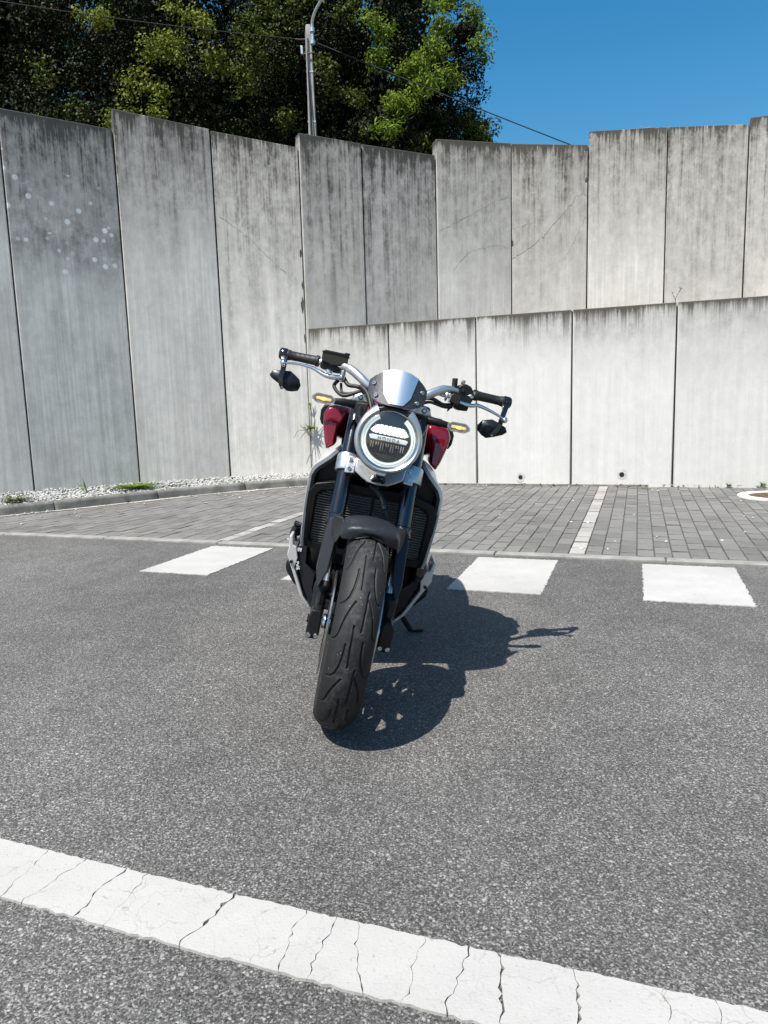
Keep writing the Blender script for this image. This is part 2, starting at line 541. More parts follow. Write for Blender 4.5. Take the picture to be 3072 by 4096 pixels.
MAT['mortar'] = simple('mortar_ring', (.48, .475, .46), .9, bumps=(60, .4, .003), var=.2)
MAT['rust'] = simple('rusty_iron', (.10, .062, .042), .75, metal=.2, bumps=(70, .5, .004), var=.4, vscale=25)
MAT['ring_paint'] = simple('ring_concrete', (.62, .59, .53), .85, bumps=(80, .4, .003), var=.12, vscale=14)

# bike materials
MAT['black'] = simple('black_plastic', (.008, .0083, .009), .40, spec=.28, bumps=(500, .12, .0006), rvar=.08)
MAT['black_gloss'] = simple('black_gloss', (.008, .0085, .01), .16, coat=.3, rvar=.05)
MAT['black_matte'] = simple('black_matte', (.007, .0072, .0076), .6, spec=.28, rvar=.1)
MAT['dark_panel'] = simple('dark_panel', (.011, .0125, .017), .32, spec=.28, bumps=(900, .12, .0005), rvar=.06)
MAT['fork'] = simple('fork_black', (.006, .008, .014), .13, coat=.6, rvar=.04, vscale=30)
MAT['graphite'] = simple('graphite_paint', (.028, .031, .036), .42, metal=.4, spec=.28, bumps=(1800, .08, .0003), rvar=.05)
MAT['silver'] = simple('silver_satin', (.56, .57, .585), .36, metal=.85, rvar=.08, vscale=40)
MAT['silver_paint'] = simple('silver_paint', (.60, .60, .59), .38, metal=.35, coat=.25, rvar=.06)
MAT['alu'] = simple('polished_aluminium', (.74, .75, .76), .2, metal=1.0, rvar=.08, vscale=50)
MAT['steel'] = simple('bolt_steel', (.55, .55, .56), .3, metal=1.0)
MAT['red'] = simple('candy_red', (.22, .003, .010), .26, metal=.4, coat=1.0, coat_r=.02, rvar=.03)
MAT['rim'] = simple('rim_black', (.012, .012, .013), .3, metal=.3, rvar=.06)
MAT['disc'] = simple('brake_disc', (.45, .44, .43), .3, metal=1.0, rvar=.1, vscale=60)
MAT['hose'] = simple('rubber_hose', (.012, .012, .012), .55)
MAT['slat'] = simple('radiator_slat', (.26, .26, .255), .42, metal=.6)
MAT['core'] = simple('radiator_core', (.012, .012, .012), .7, bumps=(400, .5, .002))
MAT['seat'] = simple('seat_vinyl', (.014, .014, .014), .6, bumps=(600, .2, .0008))
MAT['drl'] = emit('drl_light', (.93, 1.0, .93), .33, (.62, .66, .62))
MAT['led'] = emit('led_light', (.95, .98, 1.0), 1.3)
MAT['amber'] = emit('amber_light', (1.0, .55, .06), 1.6, (.9, .5, .1))
MAT['amber_lo'] = emit('amber_reflector', (1.0, .58, .14), .45, (.75, .5, .25))
MAT['reflector'] = simple('lamp_reflector', (.75, .75, .76), .18, metal=1.0)
MAT['lamp_dark'] = simple('lamp_interior', (.012, .014, .017), .25, coat=.4)
MAT['lens'] = thin_glass('headlight_lens', .07, (.95, .97, .98))
MAT['lens2'] = thin_glass('indicator_lens', .05, (.92, .92, .92))
MAT['mirror'] = simple('mirror_glass', (.8, .8, .82), .03, metal=1.0)
MAT['badge'] = simple('badge_letter', (.16, .16, .17), .4)
MAT['white_print'] = simple('white_print', (.8, .8, .8), .5)
MAT['ind_reflector'] = simple('indicator_reflector', (.45, .44, .42), .35)
MAT['orange_print'] = simple('orange_print', (.55, .16, .02), .5)
MAT['red_print'] = simple('red_decal', (.65, .05, .02), .4)

def make_brushed():
    m, nt, b = mat_new('brushed_plate')
    v = coords(nt, scale=(900, 4, 4))
    n = noise(nt, v, 1.0, 4, .7)
    b.inputs['Metallic'].default_value = 1.0
    nt.links.new(mixc(nt, n, (.66, .70, .74), (.78, .81, .85)), b.inputs['Base Color'])
    nt.links.new(ramp(nt, n, [(.2, .38), (.8, .50)]), b.inputs['Roughness'])
    return m
MAT['brushed'] = make_brushed()

def make_speckle():
    m, nt, b = mat_new('speckled_black')
    v = coords(nt)
    vo = voro(nt, v, 700)
    sc = nt.nodes.new('ShaderNodeSeparateColor'); nt.links.new(vo.outputs['Color'], sc.inputs[0])
    nt.links.new(ramp(nt, sc.outputs[0], [(.6, (.014, .014, .017)), (.95, (.075, .072, .085))]), b.inputs['Base Color'])
    b.inputs['Roughness'].default_value = .38
    bump(nt, b, vo.outputs['Distance'], .5, .0008)
    return m
MAT['speckle'] = make_speckle()

def make_rubber():
    m, nt, b = mat_new('tyre_rubber')
    v = coords(nt)
    at = nt.nodes.new('ShaderNodeAttribute'); at.attribute_name = 'tread'
    n1 = noise(nt, v, 55, 6, .75)
    n2 = noise(nt, v, 13, 5, .7)
    dust = mathn(nt, 'MULTIPLY', ramp(nt, n1, [(.42, 0.0), (.75, 1.0)]), ramp(nt, n2, [(.35, .1), (.65, 1.0)]))
    dust = mathn(nt, 'MULTIPLY', dust, at.outputs['Fac'])
    col = mixc(nt, mathn(nt, 'MULTIPLY', dust, .8), (.014, .0142, .0145), (.115, .115, .112))
    sp = voro(nt, v, 260)
    sc = nt.nodes.new('ShaderNodeSeparateColor'); nt.links.new(sp.outputs['Color'], sc.inputs[0])
    spk = mathn(nt, 'MULTIPLY', mathn(nt, 'GREATER_THAN', sc.outputs[0], .988), ramp(nt, sp.outputs['Distance'], [(.2, 1.0), (.35, 0.0)]))
    col = mixc(nt, spk, col, (.30, .29, .28))
    nt.links.new(col, b.inputs['Base Color'])
    b.inputs['Specular IOR Level'].default_value = .3
    nt.links.new(ramp(nt, n1, [(.3, .52), (.7, .72)]), b.inputs['Roughness'])
    bump(nt, b, n1, .25, .0015)
    return m
MAT['rubber'] = make_rubber()

def make_leaf(name, dark, light, trans=.25):
    m, nt, b = mat_new(name)
    at = nt.nodes.new('ShaderNodeAttribute'); at.attribute_name = 'leaf_rand'
    col = mixc(nt, at.outputs['Fac'], dark, light)
    nt.links.new(col, b.inputs['Base Color'])
    b.inputs['Roughness'].default_value = .6
    b.inputs['Specular IOR Level'].default_value = .15
    out = nt.nodes['Material Output']
    tl = nt.nodes.new('ShaderNodeBsdfTranslucent')
    nt.links.new(mixc(nt, 1.0, col, (1.1, 1.25, .5), 'MULTIPLY'), tl.inputs[0])
    mx = nt.nodes.new('ShaderNodeMixShader'); mx.inputs[0].default_value = trans
    nt.links.new(b.outputs[0], mx.inputs[1]); nt.links.new(tl.outputs[0], mx.inputs[2])
    nt.links.new(mx.outputs[0], out.inputs[0])
    return m
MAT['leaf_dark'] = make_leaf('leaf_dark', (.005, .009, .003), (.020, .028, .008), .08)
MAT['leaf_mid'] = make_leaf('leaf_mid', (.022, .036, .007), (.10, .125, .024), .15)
MAT['leaf_lit'] = make_leaf('leaf_sun_tint', (.08, .105, .013), (.19, .205, .035), .2)  # sunlight on the clumps, put into a lighter leaf colour
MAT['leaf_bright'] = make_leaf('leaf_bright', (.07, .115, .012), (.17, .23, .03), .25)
MAT['grass'] = make_leaf('weed_green', (.08, .14, .012), (.18, .24, .03), .3)
MAT['grass_dull'] = make_leaf('weed_dull', (.05, .07, .025), (.12, .13, .05), .2)
MAT['straw'] = simple('dry_straw', (.36, .27, .16), .8, var=.3, vscale=30)
MAT['bark'] = simple('bark', (.05, .042, .034), .9, bumps=(25, .8, .02), var=.4, vscale=10)
MAT['pole'] = simple('pole_concrete', (.27, .262, .25), .88, bumps=(40, .4, .004), var=.25, vscale=5)
MAT['galv'] = simple('galvanised', (.45, .50, .52), .45, metal=.6, var=.15, vscale=12)
MAT['lamp_white'] = simple('lamp_head_grey', (.62, .63, .63), .4)
MAT['cable'] = simple('cable_black', (.006, .006, .006), .8)
E1 = Vector((.335, .942, 0)).normalized()      # across the parking bays, towards the low wall
E2 = Vector((.942, -.335, 0)).normalized()     # along the road edge

# ================================================================== GROUND
rng = random.Random(7)
v, f = [(-90, -60, 0), (90, -60, 0), (90, 120, 0), (-90, 120, 0)], [(0, 1, 2, 3)]
o = mesh_obj('asphalt_road', v, f, MAT['asphalt'])
tag(o, kind='structure', label='grey asphalt road surface with pale stone chips')

OR = Vector((.49, 4.45, 0))
def st(s, t, z=0.0):
    p = OR + E2 * s + E1 * t
    return Vector((p.x, p.y, z))

WALL_T = 3.82
KERB = [(-11.0, 1.6), (-7.0, 4.45), (-3.68, 6.81), (-3.0, 7.34), (-2.24, 8.0), (-1.49, 8.5), (-.98, 8.71), (-.42, 8.825)]
def kerb_y(x):
    for (x0, y0), (x1, y1) in zip(KERB, KERB[1:]):
        if x0 <= x <= x1: return y0 + (y1 - y0) * (x - x0) / (x1 - x0)
    return 99.0 if x > KERB[-1][0] else -99

# paved parking bays: sand bed sheet, then pavers
paved = mesh_obj('paved_parking', [st(-10.5, .04, .004), st(8.5, .04, .004), st(8.5, WALL_T + .05, .004), st(-10.5, WALL_T + .05, .004)], [(0, 1, 2, 3)], MAT['sand'])
tag(paved, kind='structure', label='parking bays paved with grey concrete blocks')

def paver_mesh(name, lx, ly, mat):
    hx, hy, c = lx / 2 - .0016, ly / 2 - .0040, .0035
    ring = lambda a, z: [(-hx + a, -hy + a, z), (hx - a, -hy + a, z), (hx - a, hy - a, z), (-hx + a, hy - a, z)]
    v, f = loft([ring(0, -.03), ring(0, .009), ring(c, .0125)], cap=False)
    f.append((8, 9, 10, 11))
    me = bpy.data.meshes.new(name)
    me.from_pydata(v, [], f)
    me.materials.append(mat); me.materials.append(MAT['sand'])
    for p_ in me.polygons:
        if len(me.polygons) - 1 != p_.index: p_.material_index = 1
    return me
PV = paver_mesh('paver', .1, .2, MAT['paver'])
PVL = paver_mesh('paver_pale', .1, .2, MAT['paver_light'])
slots = []
MH = Vector((3.69, 6.62, 0))
for k in range(-95, 70):
    s = .69 + .1 * k
    pale = k in (0, -25)
    off = 0 if pale else (.1 if k % 2 else 0.0) + rng.uniform(-.012, .012)
    for r_ in range(-1, 20):
        t = .19 + .2 * r_ + off
        if t - .1 < .085 and t > .085:   # cut courses at the edging
            pass
        t0, t1 = max(.092, t - .1), min(WALL_T - .005, t + .1)
        if t1 - t0 < .03: continue
        p = st(s, (t0 + t1) / 2)
        if p.y > kerb_y(p.x) + .06: continue
        if (p - MH).length < .40: continue
        slots.append((p, t1 - t0, pale, p.x ** 2 + p.y ** 2))
def on_frame(p):
    d = Vector((p.x, p.y, -CAM_H)); z_ = d.dot(fw)
    return z_ > .5 and abs(d.dot(rr) / z_) < .56
vis = sorted([q for q in slots if on_frame(q[0])], key=lambda q: q[3])
near = set(id(q) for q in vis[:300])
ang = math.atan2(E2.y, E2.x)
bulk = ([], [])
bulkp = ([], [])
for q in slots:
    p, L, pale, _ = q
    rx, ry, rz, dz = rng.uniform(-.016, .012), rng.uniform(-.012, .012), ang + rng.uniform(-.012, .012), rng.uniform(-.002, .003)
    if id(q) in near:
        ob = bpy.data.objects.new('paver', PVL if pale else PV)
        ob.location = (p.x, p.y, dz); ob.rotation_euler = (rx, ry, rz)
        ob.scale = (1, L / .2, 1)
        link(ob, paved)
    else:
        mat4 = Matrix.Translation((p.x, p.y, dz)) @ Matrix.Rotation(rz, 4, 'Z') @ Matrix.Rotation(rx, 4, 'X') @ Matrix.Diagonal((1, L / .2, 1, 1))
        tgt = bulkp if pale else bulk
        n0 = len(tgt[0])
        src = PVL if pale else PV
        tgt[0].extend(tuple(mat4 @ vv.co) for vv in src.vertices)
        tgt[1].extend(tuple(i + n0 for i in pp.vertices) for pp in src.polygons)
for bk_, mt_ in ((bulk, 'paver'), (bulkp, 'paver_light')):
    o = mesh_obj('pavers', bk_[0], bk_[1], MAT[mt_], paved); tag(o, kind='stuff')
    o.data.materials.append(MAT['sand'])
    nf = len(PV.polygons)
    for p_ in o.data.polygons:
        if p_.index % nf != nf - 1: p_.material_index = 1

# concrete edging between asphalt and pavers
edging = empty('edging_strip', st(0, .045)); tag(edging, kind='structure', label='flush concrete edging strip between asphalt and pavers')
EDV = None
for k in range(-11, 8):
    s0 = .2 + k * 1.0
    vv, ff = box((0, 0, -.02), (.992, .082, .07))
    ob = mesh_obj('edging_stone', vv, ff, MAT['edging'], edging, bevel=.006, bseg=1)
    ob.location = Vector(st(s0 + .5, .045)) - Vector(st(0, .045)) + Vector((0, 0, rng.uniform(-.002, .002)))
    ob.rotation_euler = (0, 0, ang + rng.uniform(-.003, .003))

# zebra blocks
def jag_poly(corners, step=.02, amp=.004, seed=0):
    r_ = random.Random(seed)
    out = []
    for i in range(len(corners)):
        a, b_ = Vector(corners[i]), Vector(corners[(i + 1) % len(corners)])
        n = max(2, int((b_ - a).length / step))
        nrm = Vector((-(b_ - a).y, (b_ - a).x)).normalized()
        for k in range(n):
            out.append(a.lerp(b_, k / n) + nrm * (r_.uniform(-amp, amp) if k else 0))
    return out
def slab(name, poly, z0, z1, mat, parent=None):
    fr = [(p[0], p[1], z1) for p in poly]; bk = [(p[0], p[1], z0) for p in poly]
    return mesh_obj(name, *prism(fr, bk), mat, parent)
ZL = ['tucked in the bike shadow', '']
zb = {-1: 'white painted crossing block nearest the right edge of the picture',
      0: 'white painted crossing block partly under the motorcycle shadow',
      1: 'white painted crossing block mostly hidden behind the motorcycle',
      2: 'white painted crossing block left of the motorcycle by the edging strip'}
A0 = Vector((.31, 3.59)); e1 = Vector((E1.x, E1.y)); e2 = Vector((E2.x, E2.y))
for k in (-1, 0, 1, 2):
    a = A0 - e2 * (.952 * k)
    c = [a, a + e2 * .478, a + e2 * .478 + e1 * .80, a + e1 * .80]
    o = slab('crossing_block', jag_poly(c, .013, .0055, k + 9), -.002, .0045, MAT['paint'])
    tag(o, kind='structure', label=zb[k])

# foreground painted line, broken into pieces along its cracks
UL = Vector((-.881, 1.486)); UR = Vector((.558, .961))
ld = (UR - UL).normalized(); ln = Vector((ld.y, -ld.x))
if ln.y > 0: ln = -ln
def upl(t):   # t metres along the line
    p = UL + ld * t
    return p + ln * (.008 * math.sin(t * 2.1 + .5) - .006)
WID = .149
cr = [(-.62, -.62, .003), (-.38, -.40, .004), (-.2, -.19, .002), (.139, .17, .003), (.243, .222, .003), (.348, .338, .005), (.402, .42, .002), (.605, .585, .010), (.760, .771, .003), (.822, .83, .003), (.863, .920, .004), (.99, .995, .003), (1.07, 1.065, .005), (1.122, 1.155, .008), (1.245, 1.265, .007), (1.385, 1.40, .003), (1.46, 1.48, .003), (1.66, 1.65, .004), (1.90, 1.93, .006), (2.2, 2.2, .004)]
line = empty('painted_line', (0, 0, 0)); tag(line, kind='structure', label='cracked white painted line across the asphalt in front of the motorcycle')
def crack_path(i):
    t0, t1, w = cr[i]
    r_ = random.Random(100 + i)
    pts = []
    n = 14
    wob = 0
    for k in range(n + 1):
        q = k / n
        wob = wob * .7 + r_.uniform(-.006, .006)
        if k in (0,): wob = 0
        t = t0 + (t1 - t0) * q + wob
        base = upl(t) + ln * (WID * q)
        pts.append((base, w * (.12 + .9 * r_.random() ** 2.2) * (1.6 if k in (0,) else 1)))
    return pts
paths = [crack_path(i) for i in range(len(cr))]
for i in range(len(cr) - 1):
    L_, R_ = paths[i], paths[i + 1]
    r_ = random.Random(300 + i)
    topv = []
    ta, tb = cr[i][0], cr[i + 1][0]
    n = max(3, int((tb - ta) / .012))
    for k in range(1, n):
        q = k / n
        edge_round = .004 * (max(0, 1 - q * n / 2) + max(0, 1 - (1 - q) * n / 2))
        topv.append(upl(ta + (tb - ta) * q) + ln * (r_.uniform(-.0022, .0022) + edge_round))
    ta, tb = cr[i][1], cr[i + 1][1]
    n = max(3, int((tb - ta) / .014))
    botv = [upl(ta + (tb - ta) * k / n) + ln * (WID + r_.uniform(-.0035, .0035)) for k in range(1, n)]
    poly = [p + ld * w * .5 for p, w in L_[::-1]] + topv + [p - ld * w * .5 for p, w in R_] + botv[::-1]
    slab('painted_piece', poly, -.002, .0055, MAT['paint_line'], line)

# ================================================================== KERB AND GRAVEL
def offset_poly(pl, d):
    out = []
    for i, p in enumerate(pl):
        a = Vector(pl[max(0, i - 1)]); b_ = Vector(pl[min(len(pl) - 1, i + 1)])
        t = (b_ - a).normalized()
        out.append(Vector(p) + Vector((-t.y, t.x)) * d)
    return out
KP = [Vector((p.x, p.y)) for p in catmull([(x, y, 0) for x, y in KERB], 10)]
kerb = empty('kerb', (-2.2, 8.0, 0)); tag(kerb, kind='structure', label='low stained concrete kerb holding the gravel bed')
acc = 0.0; cur = [KP[0]]
segs = []
for a, b_ in zip(KP, KP[1:]):
    cur.append(b_)
    acc += (b_ - a).length
    if acc >= .98:
        segs.append(cur); cur = [b_]; acc = 0
segs.append(cur)
for sg in segs:
    if len(sg) < 2: continue
    t0 = (sg[1] - sg[0]).normalized(); t1 = (sg[-1] - sg[-2]).normalized()
    sg = [sg[0] + t0 * .004] + sg[1:-1] + [sg[-1] - t1 * .004]
    ba = offset_poly(sg, .085)
    rings = []
    for p, q in zip(sg, ba):
        d = (q - p).normalized()
        rings.append([(p.x, p.y, -.03), (p.x, p.y, .085), ((p + d * .018).x, (p + d * .018).y, .108), (q.x, q.y, .11), (q.x, q.y, -.03)])
    vv, ff = loft(rings)
    c0 = Vector((-2.2, 8.0, 0))
    mesh_obj('kerb_stone', [Vector(p) - c0 for p in vv], ff, MAT['kerb'], kerb, bevel=.005, bseg=1)

LEFT = [(-10.6, 3.35), (-9.7, 3.92), (-8.8, 4.5), (-7.85, 5.1), (-6.9, 5.7), (-5.95, 6.3), (-4.85, 7.03), (-3.78, 7.74), (-2.84, 8.36), (-1.875, 8.80), (-.885, 8.985)]
UPP = [(-.885, 8.985), (-.148, 9.28), (.788, 9.69), (1.80, 9.95), (2.79, 9.87), (3.72, 9.62), (4.60, 9.32), (5.45, 8.95), (6.3, 8.5), (7.15, 8.0), (8.0, 7.45), (8.85, 6.9), (9.7, 6.35), (10.6, 5.8)]
LOW = [(-.90, 8.998), (.11, 8.627), (1.09, 8.268), (2.08, 7.904), (3.06, 7.543), (4.05, 7.18), (5.04, 6.815), (6.02, 6.455), (7.0, 6.095), (7.98, 5.735), (8.96, 5.375), (9.94, 5.015), (10.92, 4.655)]

def wall_y(x):
    for (x0, y0), (x1, y1) in zip(LEFT, LEFT[1:]):
        if x0 <= x <= x1: return y0 + (y1 - y0) * (x - x0) / (x1 - x0)
    return 9.0
# soil sheet under the gravel
gb = [(p.x, p.y, .075) for p in offset_poly(KP, .08) if p.x > -10.5]
vv = gb + [(x, y + .05, .075) for x, y in reversed(LEFT)]
bed = mesh_obj('gravel_bed', vv, [tuple(range(len(vv)))], MAT['soil']); tag(bed, kind='structure', label='soil strip between the kerb and the tall wall')

def pebble_field(name, spots, rmin, rmax, mat, seed, parent=None):
    r_ = random.Random(seed)
    t = (1 + 5 ** .5) / 2
    iv = [(-1, t, 0), (1, t, 0), (-1, -t, 0), (1, -t, 0), (0, -1, t), (0, 1, t), (0, -1, -t), (0, 1, -t), (t, 0, -1), (t, 0, 1), (-t, 0, -1), (-t, 0, 1)]
    fi = [(0, 11, 5), (0, 5, 1), (0, 1, 7), (0, 7, 10), (0, 10, 11), (1, 5, 9), (5, 11, 4), (11, 10, 2), (10, 7, 6), (7, 1, 8), (3, 9, 4), (3, 4, 2), (3, 2, 6), (3, 6, 8), (3, 8, 9), (4, 9, 5), (2, 4, 11), (6, 2, 10), (8, 6, 7), (9, 8, 1)]
    V, F = [], []
    for (x, y, z) in spots:
        r0 = r_.uniform(rmin, rmax) / 1.9
        sc = Vector((r_.uniform(.8, 1.5), r_.uniform(.7, 1.1), r_.uniform(.5, .9)))
        rot = Matrix.Rotation(r_.uniform(0, 6.28), 3, 'Z') @ Matrix.Rotation(r_.uniform(-.5, .5), 3, 'X')
        n0 = len(V)
        for p in iv:
            q = Vector((p[0] * sc.x, p[1] * sc.y, p[2] * sc.z)) * r0 * r_.uniform(.82, 1.15)
            q = rot @ q
            V.append((x + q.x, y + q.y, z + q.z))
        F += [tuple(i + n0 for i in g) for g in fi]
    o = mesh_obj(name, V, F, mat, parent)
    return o
spots = []
while len(spots) < 9800:
    x = rng.uniform(-6.0, -.5); y0 = kerb_y(x) + .06; y1 = wall_y(x) if x < -.89 else 8.99 - (x + .9) * .36
    if y1 - y0 < .02: continue
    y = rng.uniform(y0, y1)
    if rng.random() > 1.0: continue
    fr = (y - y0) / max(.01, y1 - y0)
    spots.append((x, y, .085 + .05 * fr + rng.uniform(-.008, .022)))
o = pebble_field('white_gravel', spots, .007, .018, MAT['gravel'], 5)
tag(o, 'white gravel stones filling the strip below the tall wall', 'gravel', kind='stuff')
spots = []
for i in range(190):
    x = rng.uniform(-4.6, -.6)
    d = abs(rng.gauss(0, .07)) if rng.random() < .75 else rng.uniform(0, 1.0)
    spots.append((x, kerb_y(x) - .02 - d, .018))
for i in range(60):
    s = rng.uniform(-2.3, 2.6); t = rng.uniform(.2, 3.8)
    p = st(s, t); spots.append((p.x, p.y, .016))
for i in range(60):
    p = st(rng.uniform(-1.2, 3), WALL_T - abs(rng.gauss(0, .03)) - .01); spots.append((p.x, p.y, .017))
o = pebble_field('loose_pebbles', spots, .005, .014, MAT['gravel'], 6)
tag(o, 'loose pale pebbles scattered over the pavers', 'pebbles', kind='stuff')

# ================================================================== WALLS
def make_panel(parent, p0, p1, zb, zt0, zt1, th, mat, proud=0.0, gap=.014):
    p0 = Vector(p0); p1 = Vector(p1)
    d = (p1 - p0); L = d.length; d.normalize()
    nrm = Vector((-d.y, d.x))
    org = Vector((p0.x, p0.y, zt0)) - Vector((nrm.x, nrm.y, 0)) * proud
    a, b_ = gap / 2, L - gap / 2
    dz = zt1 - zt0
    def top(x): return dz * x / L
    h = zt0 - zb
    fr = [(a, 0, -h), (b_, 0, -h), (b_, 0, top(b_)), (a, 0, top(a))]
    bk = [(x, th, z) for x, y, z in fr]
    o = mesh_obj('panel', *prism(fr, bk), mat, parent, bevel=.009, bseg=2)
    o.location = org - Vector(parent.location)
    o.rotation_euler = (0, 0, math.atan2(d.y, d.x))
    return o, L
def ribbon(name, pts, w, parent, mat, y=-.0022, seed=0):
    """thin irregular strip just proud of a panel face, local x/z"""
    r_ = random.Random(seed)
    P2 = []
    for a, b_ in zip(pts, pts[1:]):
        a, b_ = Vector(a), Vector(b_)
        n = max(2, int((b_ - a).length / .025))
        for k in range(n):
            P2.append(a.lerp(b_, k / n) + Vector((r_.uniform(-.011, .011), r_.uniform(-.011, .011))))
    P2.append(Vector(pts[-1]))
    V, F = [], []
    for i, p in enumerate(P2):
        t = (P2[min(i + 1, len(P2) - 1)] - P2[max(0, i - 1)]).normalized()
        nn = Vector((-t.y, t.x))
        ww = w * (.12 + .8 * r_.random() ** 2) * .5
        if i in (0, len(P2) - 1): ww *= .2
        for s_ in (-1, 1):
            q = p + nn * ww * s_
            V.append((q.x, y, q.y))
        if i: F.append((2 * i - 2, 2 * i - 1, 2 * i + 1, 2 * i))
    return mesh_obj(name, V, F, mat, parent)

tall = empty('tall_retaining_wall', (-.885, 8.985, 0))
tag(tall, 'tall stained concrete panel wall with stepped top curving behind the bays', 'wall')
tl_tops = [(4.3, 4.25), (4.25, 4.2), (4.12, 4.1), (4.1, 4.08), (4.2, 4.15), (4.15, 4.05), (4.05, 4.04), (4.04, 4.03), (4.24, 4.16), (4.15, 4.0)]
mats_l = ['conc_left'] * 7 + ['conc_spots', 'conc_left', 'conc_left']
panelsL = []
for i, (a, b_) in enumerate(zip(LEFT, LEFT[1:])):
    z0, z1 = tl_tops[i]
    p, L = make_panel(tall, a, b_, -.1, z0, z1, .16, MAT[mats_l[i]], proud=.012 if i == 8 else 0.0)
    panelsL.append((p, L))
tu_tops = [(4.16, 4.12), (4.12, 4.10), (4.29, 4.30), (4.30, 4.23), (4.39, 4.33), (4.33, 4.23), (4.30, 4.26), (4.26, 4.2), (4.34, 4.3), (4.3, 4.26), (4.38, 4.33), (4.33, 4.3), (4.3, 4.25)]
panelsU = []
for i, (a, b_) in enumerate(zip(UPP, UPP[1:])):
    z0, z1 = tu_tops[i]
    p, L = make_panel(tall, a, b_, .6, z0, z1, .16, MAT['conc_left' if i < 2 else 'conc_right'], proud=.014 if i in (0, 2, 4, 6) else 0.0)
    panelsU.append((p, L))
low = empty('low_retaining_wall', (-.90, 8.998, 0))
tag(low, 'low pale concrete panel wall with dark drip stains along its top', 'wall')
panelsB = []
for i, (a, b_) in enumerate(zip(LOW, LOW[1:])):
    p, L = make_panel(low, a, b_, -.1, 1.915, 1.915, .2, MAT['conc_low'], gap=.016)
    panelsB.append((p, L))
# joint fillers set back from the face
def filler(parent, pts, zb, zts, back):
    for q_, (a, m_, b_) in enumerate(zip(pts, pts[1:], pts[2:])):
        zt = zts if not isinstance(zts, list) else min(zts[q_][1], zts[q_ + 1][0]) - .015
        m_ = Vector(m_); d = (Vector(b_) - Vector(a)).normalized(); nrm = Vector((-d.y, d.x))
        c = m_ + nrm * (back + .02)
        vv, ff = box((0, 0, (zb + zt) / 2), (.05, .04, zt - zb))
        o = mesh_obj('joint_filler', vv, ff, MAT['joint'], parent)
        o.location = Vector((c.x, c.y, 0)) - Vector(parent.location)
        o.rotation_euler = (0, 0, math.atan2(d.y, d.x))
filler(tall, LEFT + UPP[1:2], 0, tl_tops + tu_tops[:1], .045)
filler(tall, UPP, .7, tu_tops, .045)
filler(low, LOW, 0, 1.88, .045)
# cracks and chipped corners, on the panels where they show
cr_ = lambda panel, pts, w, sd: ribbon('crack', pts, w, panel, MAT['crack'], seed=sd)
P = panelsU[2][0]
cr_(P, [(.02, -1.12), (.22, -1.02), (.42, -.92), (.66, -.80), (.80, -.72), (1.0, -.66)], .009, 1)
cr_(P, [(.2, -1.62), (.3, -1.50), (.45, -1.36), (.7, -1.30), (.9, -1.27), (1.0, -1.32)], .008, 2)
P = panelsU[3][0]
cr_(P, [(.01, -1.45), (.2, -1.34), (.4, -1.20), (.6, -.98), (.72, -.86), (.84, -.70), (.93, -.66), (.99, -.70)], .015, 3)
cr_(P, [(.02, -1.06), (.3, -1.0), (.44, -1.0)], .007, 4)
cr_(P, [(.68, -1.5), (.8, -1.3), (.97, -.95)], .007, 5)
P = panelsL[9][0]
cr_(P, [(.03, -.93), (.3, -1.12), (.46, -1.26), (.7, -1.5), (.8, -1.58)], .009, 6)
P = panelsU[4][0]
cr_(P, [(.62, -.02), (.78, -.05), (.95, -.075), (1.0, -.06)], .010, 8)
def chip(panel, x, z, w, h, sd):
    r_ = random.Random(sd)
    n = 11
    ring = [(x + math.cos(6.283 * k / n) * w * r_.uniform(.5, 1.1), -.0018, z + math.sin(6.283 * k / n) * h * r_.uniform(.6, 1.15)) for k in range(n)]
    vv = ring + [(x, -.0035, z)]
    return mesh_obj('chip', vv, [(k, (k + 1) % n, n) for k in range(n)], MAT['joint'], panel)
Lq = panelsL[9][1]
chip(panelsL[9][0], Lq - .03, -1.95, .022, .10, 1); chip(panelsL[9][0], Lq - .025, -1.35, .018, .05, 2)
chip(panelsL[9][0], Lq - .02, -1.72, .012, .05, 3); chip(panelsL[9][0], Lq - .02, -2.35, .012, .06, 4)
Lq = panelsU[3][1]
chip(panelsU[3][0], Lq - .03, -.12, .022, .03, 5); chip(panelsU[3][0], Lq - .025, -.5, .018, .035, 6)
Lq = panelsU[1][1]
chip(panelsU[1][0], Lq - .02, -.1, .018, .06, 7); chip(panelsU[1][0], Lq - .018, -.55, .014, .04, 8)
chip(panelsU[3][0], .015, -1.25, .014, .05, 9)
# drain holes at the foot of the low wall
for i, (px, zz, rr0) in enumerate(((.40, .17, .018), (.485, .11, .018), (.50, .11, .021), (.535, .145, .023))):
    pan, L = panelsB[i]
    zc = zz - 1.915
    r_ = random.Random(50 + i)
    n = 18
    ring = [(px + math.cos(6.283 * k / n) * .052 * r_.uniform(.8, 1.15), -.0022, zc + math.sin(6.283 * k / n) * .06 * r_.uniform(.8, 1.15)) for k in range(n)]
    pt = mesh_obj('mortar_patch', ring, [tuple(range(n))], MAT['mortar'], pan)
    mesh_obj('drain_hole', *lathe([(rr0 + .003, 0), (rr0 + .002, -.003), (rr0, -.003), (rr0 * .9, -.001), (.0005, -.001)], (px, -.003, zc), (0, 1, 0), 20), MAT['hole'], pan)

